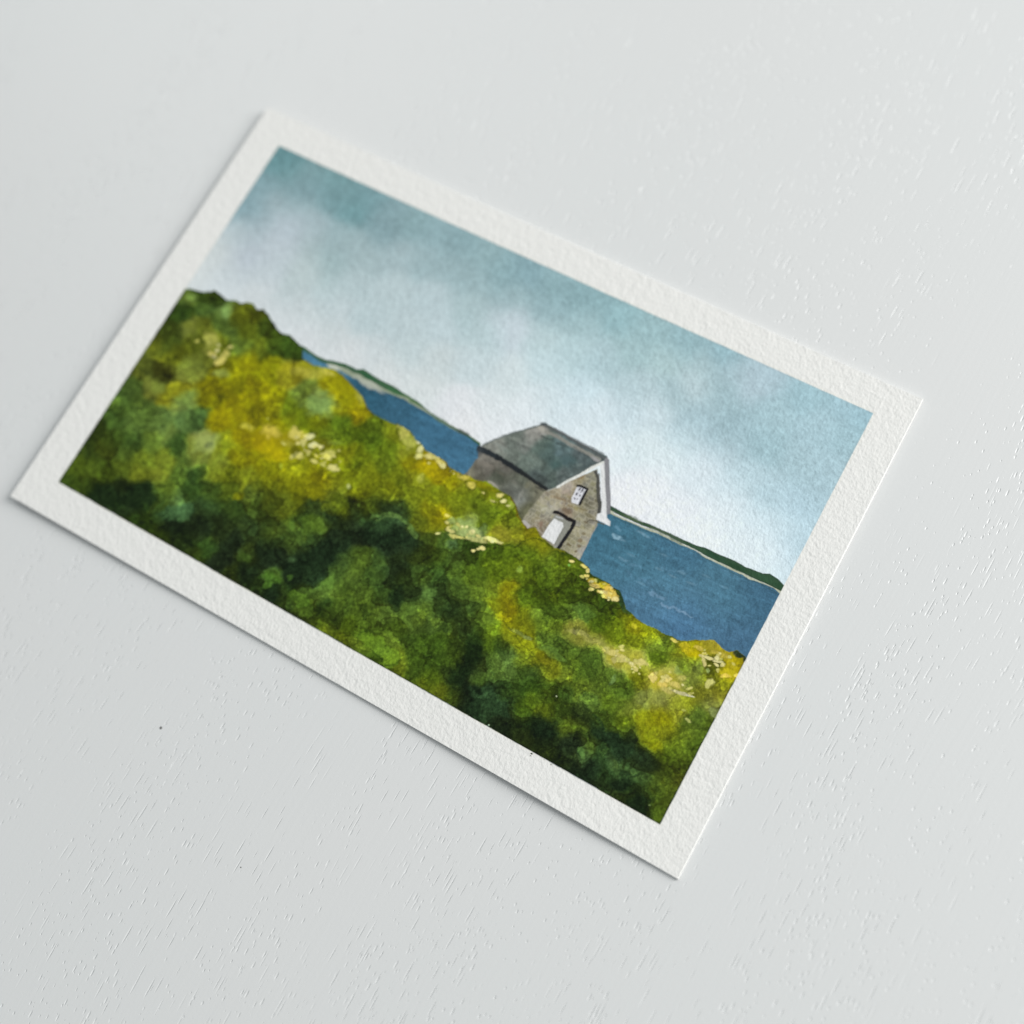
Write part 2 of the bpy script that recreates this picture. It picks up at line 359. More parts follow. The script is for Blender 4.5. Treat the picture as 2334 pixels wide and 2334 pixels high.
stroke(HS, [(1490, 1342), (1530, 1318), (1600, 1328), (1640, 1352), (1700, 1370)], '5c584a', .14, .07)
# roof
ROOF = '''
H650,330,667069 400,430,868c84 900,420,55665f 1000,500,506460 1200,480,5a6f70 1100,600,506663 1300,600,4f6361 1000,700,54645f 850,750,4a5654 1050,800,56655f 800,600,66746c 600,500,6c776f 450,500,7a837b 350,420,858a82 700,380,6a716c 780,330,7c817b 820,280,8a8c86 560,400,68726b 1450,600,4c5a5a 1400,550,556263 1300,700,5a6866 1200,780,5a6664 950,850,4c5754 550,600,707b73 700,650,65736b 900,640,5f6d66
'''
roof = field(ROOF, .7, .5) * np.array([1.05, .99, .99]) * (1 + (.5 * fbm(GX, GY, .8 * MM, 13, 3) + .03 * fine)[..., None])
shape(HS, [(215, 400), (560, 265), (900, 165), (950, 122), (1040, 160), (1300, 310), (1740, 540), (1750, 575), (1690, 600), (1115, 918), (1010, 948), (600, 700), (190, 440)], roof, .07, .12, reg=5, edge=.2)
stroke(HS, [(900, 195), (1060, 260), (1300, 395), (1500, 505), (1640, 580)], '8e8c84', .52, .12, .3, .85)
dab(HS, 930, 200, 50, 30, 'b0aca2', 30, .5, .9); dab(HS, 1590, 575, 60, 22, 'a3a1a2', 28, .5, .8)
for p in ([(940, 280), (1010, 320), (1080, 350)], [(1130, 380), (1250, 420)]):
    stroke(HS, p, '404a48', .26, .14, .4, .75)
stroke(HS, [(1330, 420), (1450, 500), (1560, 575)], '4a5455', .12, .08, .3, .8)
stroke(HS, [(950, 150), (1100, 215), (1250, 300), (1400, 385), (1560, 470), (1700, 560)], '585c5c', .34, .10, .25, .95)
stroke(HS, [(1100, 190), (1250, 275), (1500, 405), (1700, 510)], '77797b', .16, .08, .25, .9)
stroke(HS, [(225, 395), (400, 320), (560, 262), (760, 205), (930, 155)], '5a625e', .24, .10, .25, .85)
dab(HS, 965, 140, 46, 22, '484f52', 20, .4, .9)
for x, y, rx, ry, a, c in ((620, 330, 90, 14, 15, '858a82'), (700, 380, 80, 10, 20, '8a8f88'), (850, 290, 50, 25, 20, '8b8b84'), (420, 410, 90, 20, 20, '8c918a'), (500, 470, 80, 22, 30, '7f8880'), (1000, 400, 70, 30, 20, '4a5a56'), (1150, 500, 40, 30, 0, '64797c'), (1180, 780, 70, 14, -25, '46504e'), (1100, 640, 60, 50, 0, '4c6461'), (1000, 830, 70, 20, 20, '3e4645'), (1400, 640, 40, 16, -20, '74807c'), (760, 560, 120, 20, 32, '6d7a72'), (1180, 870, 70, 16, -30, '7c8380'), (1250, 600, 80, 60, 0, '52686a')):
    dab(HS, x, y, rx, ry, c, a, .5, .65)
# thin far slope, white barge boards, eave shadow line
shape(HS, [(1735, 545), (1762, 580), (1772, 900), (1782, 1010), (1778, 1150), (1775, 1245), (1735, 1250), (1715, 900), (1700, 640), (1700, 580)], '87868a', .06, .12, reg=5, edge=.15)
stroke(HS, [(1600, 730), (1625, 800), (1635, 1000), (1648, 1150), (1640, 1230)], '4a4a46', .46, .08, .2)
stroke(HS, [(1640, 750), (1640, 1050)], '585650', .2, .1, .2, .8)
stroke(HS, [(1128, 912), (1300, 820), (1500, 705), (1690, 612)], 'deded8', .36, .07, .15, reg=6)
stroke(HS, [(1010, 960), (1100, 925)], 'a9a9a0', .15, .07)
stroke(HS, [(1120, 890), (1300, 780), (1480, 680), (1680, 590)], '5c6664', .14, .07, .2, .8)
shape(HS, [(1650, 650), (1705, 625), (1712, 800), (1730, 1180), (1735, 1290), (1778, 1335), (1772, 1392), (1690, 1350), (1605, 1312), (1618, 1242), (1662, 1228), (1672, 1100), (1668, 850)], 'e2e2e2', .06, .10, reg=6, edge=.08)
for p, wd, c in (([(175, 450), (300, 500), (420, 560)], .82, '2a3034'), ([(400, 550), (560, 645), (700, 740)], .70, '25292c'), ([(690, 735), (850, 840), (995, 935)], .54, '26292a')):
    stroke(HS, p, c, wd, .13, .3)
stroke(HS, [(870, 905), (960, 958)], '45443f', .3, .12, .4, .8)
dab(HS, 190, 480, 40, 60, '3c4246', 0, .5, .7)
# window
shape(HS, [(1375, 905), (1480, 945), (1385, 1135), (1298, 1095), (1308, 1040)], 'd9d9df', .05, .06, reg=7)
stroke(HS, [(1375, 898), (1410, 900), (1500, 940)], '1f1f22', .36, .06, .1, reg=7); stroke(HS, [(1498, 945), (1450, 1030), (1402, 1125)], '232326', .36, .06, .1, reg=7)
for x, y, rx, ry, a in ((1405, 940, 12, 20, 25), (1440, 955, 12, 18, 25), (1425, 975, 8, 10, 25), (1372, 1000, 12, 20, 25), (1405, 1018, 10, 16, 25), (1345, 1050, 9, 14, -20), (1375, 1060, 8, 12, 30)):
    dab(HS, x, y, rx, ry, '3c3a44', a, .3, .9)
stroke(HS, [(1380, 1135), (1395, 1160)], '8a8474', .2, .1)
# door
shape(HS, [(1105, 1240), (1300, 1330), (1290, 1400), (1130, 1650), (1085, 1620), (1020, 1380)], '8b8b82', .07, .1, reg=8)
shape(HS, [(1095, 1295), (1130, 1320), (1195, 1350), (1203, 1400), (1082, 1615), (940, 1515), (1020, 1380)], 'e0e0e0', .06, .12, reg=8)
stroke(HS, [(1120, 1275), (1190, 1305)], 'b8b8b8', .2, .08)
stroke(HS, [(1095, 1215), (1170, 1238), (1250, 1298), (1340, 1335)], '221f20', .48, .06, .15, reg=8)
stroke(HS, [(1338, 1338), (1310, 1410), (1220, 1545), (1125, 1685)], '202024', .48, .06, .15, reg=8)
dab(HS, 1110, 1650, 16, 24, '9a9a96', 30, .3, .8)

# ---- the hillside
HILL = '''
A1080,1200,4f6a28 1130,1180,2c4812 1220,1190,27400e 1150,1260,3f5f25 1050,1280,24400f 1280,1270,5f7f3c 1250,1320,4a6a26 1350,1290,48570c 1450,1290,44540e 1520,1340,3a5212 1400,1370,44560c 1300,1380,4f6f2a 1560,1430,36500f 1650,1450,2c480f 1500,1450,4b5e10 1380,1450,48631f 1000,1380,3a4f12 1070,1350,64722a 1150,1350,546418 1200,1430,7a8230 950,1450,3c5214 1100,1430,4c5c10 1250,1430,566810
B900,30,4a5a14 1000,60,55620f 1100,120,5f7020 1400,80,7a7c08 1500,150,757a05 1620,180,7e7d20 820,150,43541a 930,190,2f3a0c 1080,150,6b7a2c 1000,290,848618 880,260,66762a 760,290,3e5a20 700,350,3f5f22 830,380,466628 1050,350,67823a 1200,250,6c6e06 1200,300,6c7004 1300,200,6c7204 1450,250,7f7e06 1550,320,757804 1700,300,5f7a28 1820,340,73904a 1900,260,a09a10 650,450,3a5a20 760,450,4c6e2c 930,440,507232 1080,440,4b6e33 1130,440,3c5f2a 1250,430,948e08 1330,400,989408 1450,430,807f05 1550,470,787c05 1650,430,6c7a0a 1800,450,6c7808
B560,520,2c4514 650,560,2f4812 750,560,33501a 870,560,557628 950,530,5f8038 1000,580,30501c 1100,600,6b8030 1170,560,8a9a50 1280,580,6f7f14 1400,540,a39a10 1480,560,c0ae10 1560,620,c2b010 1650,600,98961a 500,620,263e12 600,620,384d12 720,630,3f5a1c 830,660,56701c 920,660,627a20 1040,680,44601e 1100,660,6c8230 1240,680,6b7e22 1350,650,808208 1450,680,8c8a0a 1600,720,7a7e08 1800,780,7f8008 420,720,3c5410 520,730,3f5814 600,750,37500f 700,730,465e16 800,740,62761a 900,740,687e22 1000,760,3f5c1a 1100,740,2f4d18 1200,740,6b801e 1300,760,55680e 1400,760,6b7a16 1550,800,636c0a 1700,800,6c7206 1790,840,86850c 1880,820,66700e
B400,800,2d450e 480,820,2a420f 600,850,12270f 700,830,1a3012 800,830,183014 880,880,1c3516 930,830,50691c 970,900,44642c 1080,850,2c4b18 1180,860,35521a 1300,850,4c6414 1420,850,41581a 1550,880,44560f 1700,900,5a6608 1850,880,4f5e16 600,900,1a2f12 750,930,14290f 830,950,1b3312 900,980,2c4b1f 1020,960,3c5f33 1150,950,28451f 1300,950,284316 1450,950,354e16 1600,960,44540c 1750,930,1f3515 1900,940,2a4118 800,1010,24400f 950,1050,152b14 1100,1050,162b14 1250,1050,1b3114 1400,1040,27401a 1550,1050,3a5218 1700,1050,36521a 1800,1050,42601c 1900,1040,1c3418
B900,1100,2c460f 1050,1130,1f3815 1160,1150,2c4a1a 1300,1120,19301a 1400,1200,2a4216 1500,1180,132a18 1650,1150,38541e 1800,1180,152e1c 1900,1130,163020 1100,1200,2a420f 1250,1250,14281a 1400,1300,152c14 1520,1340,355420 1650,1320,12291a 1800,1320,15301c 1300,1320,22360c 1450,1400,1c3512 1600,1420,243d14 1700,1440,44601c 1800,1420,3c5618 1880,1400,4b6a20 1600,1500,22390f 1750,1550,2c4610 1880,1520,3c5614 1850,1620,55680f 1750,1590,3a4c0c 1920,1680,4c6010
D50,60,8a8a10 150,60,5f7a10 300,60,6f8a38 430,40,8c8a08 550,100,96900a 200,130,5d780c 400,160,4c6c12 620,170,4f6a10 750,200,6a7c14 60,250,a89a10 150,230,b0a428 300,160,5a7208 350,200,567012 450,250,4f6c10 600,270,4a680f 700,300,55700f 820,300,7f8a20 60,330,a8a008 150,330,96940e 300,300,808612 450,330,6b780c 550,350,5c730c 700,380,566e10 850,360,7a7c0a 930,400,b09a08 1000,430,9c8c0a 60,430,707a08 200,430,6c760a 300,430,757a08 450,450,687608 600,450,6a7a0c 750,450,5f7410 900,470,707c14 1050,480,7c7c0a 1150,500,8a8a1a 80,530,5a680c 200,520,5c6a0a 300,550,6a7208 420,560,5c6c14 550,540,66740a 700,540,68780e 850,560,64760f 1000,560,60720c 1150,560,5f740e 1280,560,6c7e12 1380,610,64780f
D50,620,3c500f 150,630,4a5c0e 280,640,2a4014 400,600,4f6414 450,660,5f700a 520,640,223612 620,620,3c500e 700,620,203818 800,640,1f3616 850,620,566a10 950,640,70760a 1020,680,7c7c08 1100,640,5c700e 1200,620,587010 1300,680,56700f 1400,680,5a720e 50,720,2c4516 180,720,335018 270,730,44601a 380,700,1f3818 480,730,1a3018 600,700,27451f 680,700,34582c 760,690,3c6034 750,760,1a301c 900,720,4c5f10 970,740,6a740c 1000,700,78780a 1150,730,76904a 1250,720,4f6a10 1400,740,5a6e14 1500,770,7a7c0c
D50,830,223c18 170,830,3c5a1c 280,830,27421a 400,820,142a1a 550,800,162c1c 700,830,132a1c 850,830,182f18 950,830,3c5414 1050,850,3c5a1c 1350,780,8a8c1c 1430,800,8c8f28 1520,830,7c7e0c 1600,850,7a800e 50,930,142a1c 200,900,1f381a 350,900,11281a 450,940,3c5a20 550,930,486820 650,950,2f4c1c 750,930,182e14 900,900,22380f 1000,930,2f4a12 1100,930,38541a 1200,900,2c480f 1300,880,38540c 1400,880,46620c 1500,880,486610 1620,900,4f6a14 1700,930,55700f 50,1040,466c20 150,1000,122a18 280,1000,173218 400,1000,3c5c20 500,1020,4f7024 620,1020,3c5c1e 700,1060,1c3414 800,1040,203812 900,1020,38561c 1000,1010,2c4a18 1100,1000,44641c 1200,1000,456414 1350,980,4a660c 1450,1000,4f6a10 1550,1020,46620c 1700,1020,456010 1800,1060,455f0c
D50,1120,122c18 150,1100,1c3a18 250,1120,38561a 350,1080,44641f 450,1100,486a20 550,1120,44621c 680,1120,2c4714 750,1150,162c14 850,1120,203a18 930,1130,48682a 1000,1100,1f3814 1100,1080,3c5a1c 1200,1080,4c6a1c 1300,1100,5a7418 1370,1100,7a7c0a 1450,1150,46640f 1550,1120,3c5a0f 1700,1130,35500c 1850,1130,38520c 150,1180,3c5a1a 250,1220,4a6a1c 350,1200,1f3a10 450,1200,3c5a1a 550,1220,44621a 700,1220,3f5a1a 800,1200,44621c 900,1200,486820 1000,1180,2a4618 1060,1220,1f3814 1150,1220,2f4a18 1230,1250,55761f 1330,1180,6b7c0e 1380,1200,837c06 1450,1250,687a0e 1550,1250,5c7c22 1700,1220,48661c 1830,1230,44661c
D200,1270,2f4812 300,1300,44600f 400,1280,1f360c 500,1300,44600f 600,1330,3c5814 750,1330,38520f 850,1300,3f5a1a 950,1300,38541c 1050,1320,3c5a1c 1130,1320,1f3614 1200,1330,284412 1280,1340,5a7a14 1400,1300,707c0a 1480,1320,6a7a10 1600,1300,5f7c1e 1750,1350,8c9238 1850,1380,8c9430 420,1380,4c640c 530,1380,55701a 620,1400,5c7c1e 700,1420,5a7a22 800,1400,2f4a10 900,1400,33500f 1000,1400,34520f 1100,1400,2a4412 1190,1430,12280f 1280,1400,3c5a10 1350,1420,223c10 1400,1360,6c7c10 1500,1420,7a840c 1600,1400,4f7020 1700,1440,4a6c20
D450,1450,33480a 550,1480,3f5a0f 650,1480,2f4a0a 740,1490,6c8a20 850,1480,2f4a0c 950,1500,33500f 1050,1480,35500f 1150,1500,12260f 1220,1500,203610 1300,1480,3c5a1c 1400,1480,486a2c 1500,1480,5a7418 1560,1500,8a8c0c 1700,1520,4a6a1c 1850,1500,446418 650,1560,33480a 750,1580,4c6010 850,1560,2f480c 950,1600,44600f 1050,1580,1f360f 1120,1600,0f2210 1200,1600,44661c 1300,1580,4a6c26 1400,1570,46682a 1500,1580,38561a 1600,1560,6c7e14 1700,1600,5c761a 1800,1580,486a1c 900,1660,44590c 1000,1670,4f620f 1080,1690,33480c 1150,1680,0f2414 1250,1680,1a3418 1350,1680,22401a 1450,1650,33521a 1550,1640,2c480f 1650,1660,2c480f 1800,1680,4f6a1a 1150,1780,0f2414 1250,1760,22421f 1350,1760,1c381c 1450,1780,33520f
E300,60,48640c 450,100,55700f 600,150,3f5a0c 700,120,4f6a10 780,200,3c580f 550,250,44600c 700,280,3a540c 820,260,35500c 900,330,2f4a0c 980,330,38540c 1050,370,5a6c0a 850,360,4f6e20 780,360,55762a 650,360,3f5e14 600,420,4a6814 900,420,46660f 1000,440,4f680a 1100,430,8a8a08 1200,480,748008 760,480,8a9034 880,530,8c9244 1000,500,5a740c 1100,530,5c700c 1230,530,5f7c24 1300,560,4f6e18 700,550,4a6a1c 850,600,44641c 980,590,a8a450 1050,620,a0a044 1120,660,a8a450 1130,720,606c08 1250,640,4f6e10 1350,560,9a9412 1440,600,a8960a 1530,540,9a9040 1600,590,b0a038 1650,640,c8ac14 1640,700,c0a420 1540,660,5a5f0c 1560,720,5c640c 1480,680,6f8a38 1400,660,5f7c20 1200,720,a09c48 1300,720,a09c48 1350,780,98984c 1450,740,6c802c 1620,780,5c640a 1600,840,6a6c20
E200,700,48682a 400,700,4c6e2a 350,620,55762c 550,720,33501c 620,680,707e14 700,740,5a7220 850,700,3c5a18 950,740,48661c 1050,780,3f5c14 1150,830,6c7c34 1250,860,7c8238 1400,860,7a8418 1500,820,848a20 1560,900,6f7c38 150,830,12281a 280,830,1f3a20 400,820,284412 500,850,44600f 600,830,38520f 700,800,2f4c14 850,860,4f6e24 1000,870,4c6a14 1060,880,6a8026 1150,950,77800f 1250,950,7f8208 1350,900,7a8020 1450,950,4f6e20 1530,980,3c5410 250,920,1f3c24 350,920,1c3420 450,930,38520c 600,930,44580a 700,930,2c450f 800,950,1a2f10 950,980,3c5814 1050,1000,4f6a10 1180,1030,707c0c 1280,1030,6f7c14 1400,1020,4a6418 1500,1060,3c5614
E350,1010,0f2210 450,1000,142a10 600,1010,0f2414 720,1000,4c6414 800,1020,46621c 900,1030,142c14 1000,1080,122c1c 1100,1080,1c3418 1220,1110,6f7c08 1330,1080,4c6612 1450,1100,38520f 450,1070,203410 600,1100,162c12 750,1100,102416 850,1120,46621c 950,1120,203c18 1050,1130,12301f 1180,1180,122814 1300,1160,38500c 1400,1160,3f5810 600,1160,1f340f 700,1200,12260f 800,1160,4a6c30 900,1190,22401a 1000,1200,38562a 1100,1220,263f18 1200,1210,162a10 1320,1230,34480c 1400,1220,2c400c 750,1260,0f2414 850,1250,122a18 950,1270,1c3818 1050,1290,2c4a1f 1150,1290,2f4a1c 1250,1300,33480f 1350,1330,303f0c 900,1350,162c12 1030,1330,0f2410 1100,1380,1f3812 1200,1390,3c5414 1300,1400,3a4f0f 1000,1420,1f340f 1120,1430,122810 1200,1440,38520f 1280,1440,34480f 1150,1480,142810 1240,1520,3a5410
'''
hill = field(HILL, 1.0, 1.3)


def tide(scale, seed, level, amp, wd):
    """the crisp rims where one wash dried against another"""
    n = fbm(GX + big_x, GY + big_y, scale * MM, seed, 5, .55) - level
    gy, gx = np.gradient(n, CELL)
    dist = n / (np.hypot(gx, gy) + 60.)
    step = sstep(-.1 * MM, .1 * MM, dist) - .5
    rim = np.exp(-((dist + .06 * MM) / (wd * MM)) ** 2)
    gate = sstep(-.1, .25, fbm(GX, GY, 11 * MM, seed + 3, 2))
    return (1.5 * amp * step * np.exp(-np.abs(dist) / (1.3 * MM)) - amp * .8 * rim) * gate


marks = tide(9, 4, .05, .22, .13) + tide(6, 8, -.12, .20, .12) + tide(4.5, 10, .18, .20, .10) + tide(12, 14, .0, .18, .15)
lum = np.log(hill.mean(-1) + .002) + .55 * fbm(GX, GY, 4 * MM, 12, 5, .62)
def shelf(level, amp):
    gy, gx = np.gradient(lum, CELL)
    dist = (lum - level) / (np.hypot(gx, gy) + 120.)
    gate = sstep(-.25, .15, fbm(GX, GY, 8 * MM, int(abs(level) * 10) % 13, 2))
    return gate * (2 * amp * (sstep(-.09 * MM, .09 * MM, dist) - .5) * np.exp(-np.abs(dist) / (1.0 * MM)) - .9 * amp * np.exp(-((dist + .12 * MM) / (.12 * MM)) ** 2))
marks = 1.35 * marks + shelf(-3.5, .28) + shelf(-2.9, .30) + shelf(-2.45, .26) + shelf(-2.05, .18)
blotch = .36 * fbm(GX + big_x * .5, GY + big_y * .5, 3.2 * MM, 15, 5, .6) + .30 * fbm(GX, GY, 1.1 * MM, 5, 4, .65)
speckle = .85 * fbm(GX, GY, .50 * MM, 13, 2, .7)
dark_k = np.clip(1.3 - hill.mean(-1) * 4, .4, 1.2)
hill = hill * np.exp((marks + blotch )[..., None])
grain_k = np.exp((.12 * tooth + .70 * speckle + .09 * fine) * dark_k + .12)
hue = fbm(GX, GY, 4 * MM, 9, 3)[..., None]
olive = np.clip((hill[..., 1:2] / (hill[..., :1] + 1e-4) - 1.05) / .5, 0, 1)
deep = 1 - sstep(.01, .05, hill.mean(-1))[..., None]
yel = sstep(.85, 1.1, hill[..., :1] / (hill[..., 1:2] + 1e-4))
hill = hill * np.concatenate([1 + 0 * deep, 1 - .17 * deep, (1 - .3 * deep) * (1 - .6 * yel)], -1)
hill = hill * np.concatenate([1 + .14 * olive + .09 * hue, .97 + .02 * hue, .98 - .2 * hue], -1)

edge_top = [('A', q) for q in ((900, 1180), (1030, 1150), (1065, 1142), (1110, 1150), (1150, 1160), (1190, 1158), (1220, 1150), (1250, 1175), (1280, 1200), (1330, 1205), (1360, 1225), (1400, 1218), (1430, 1225), (1460, 1255), (1490, 1250), (1515, 1280), (1550, 1340), (1590, 1390), (1640, 1400), (1680, 1440), (1708, 1475))]
edge_top += [('C', q) for q in ((225, 1285), (290, 1322), (340, 1335), (400, 1342), (440, 1370), (475, 1400), (520, 1450), (560, 1500), (590, 1560), (630, 1600), (680, 1625), (740, 1650), (762, 1652), (800, 1675), (840, 1700), (855, 1740), (890, 1765), (915, 1800), (960, 1820), (1000, 1840), (1040, 1870), (1060, 1900))]
edge_top += [('D', q) for q in ((1100, 440), (1150, 455), (1200, 480), (1260, 490), (1310, 522), (1350, 545), (1400, 580), (1430, 630), (1450, 690), (1490, 750), (1530, 745), (1560, 790), (1600, 830), (1640, 862), (1700, 880), (1760, 915), (1790, 935), (1838, 975))]
edge_top += [('E', q) for q in ((859, 143), (880, 158), (920, 175), (960, 195), (1000, 228), (1020, 235), (1042, 290), (1057, 340), (1090, 375), (1130, 405), (1170, 428), (1240, 462), (1290, 488), (1350, 512), (1400, 524), (1450, 514), (1500, 520), (1550, 513), (1600, 560), (1640, 588), (1685, 575), (1725, 603), (1745, 640), (1850, 700), (1700, 1200), (1300, 1750))]
edge_top += [('B', q) for q in ((1900, 2300), (700, 1500), (0, 900), (200, 600))]
P = np.array([tp(t, *q) for t, q in edge_top])
X, Y = GX + wob_x * .32, GY + wob_y * .32
sd_hill = poly_sd(P, X, Y)
hm = sstep(-.08 * MM, .08 * MM, sd_hill) * IN
rim = np.exp(-((sd_hill - .12 * MM) / (.16 * MM)) ** 2) * sstep(-.3, .2, fbm(GX, GY, 4 * MM, 7, 2))
rim2 = np.exp(-((sd_frame - .08 * MM) / (.17 * MM)) ** 2)
hill = hill * (1 - .45 * rim - .5 * rim2 * (1 - rim))[..., None]
C = C * (1 - hm[..., None]) + hill * hm[..., None]
REG[(hm > .5)] = 9
LIM = hm

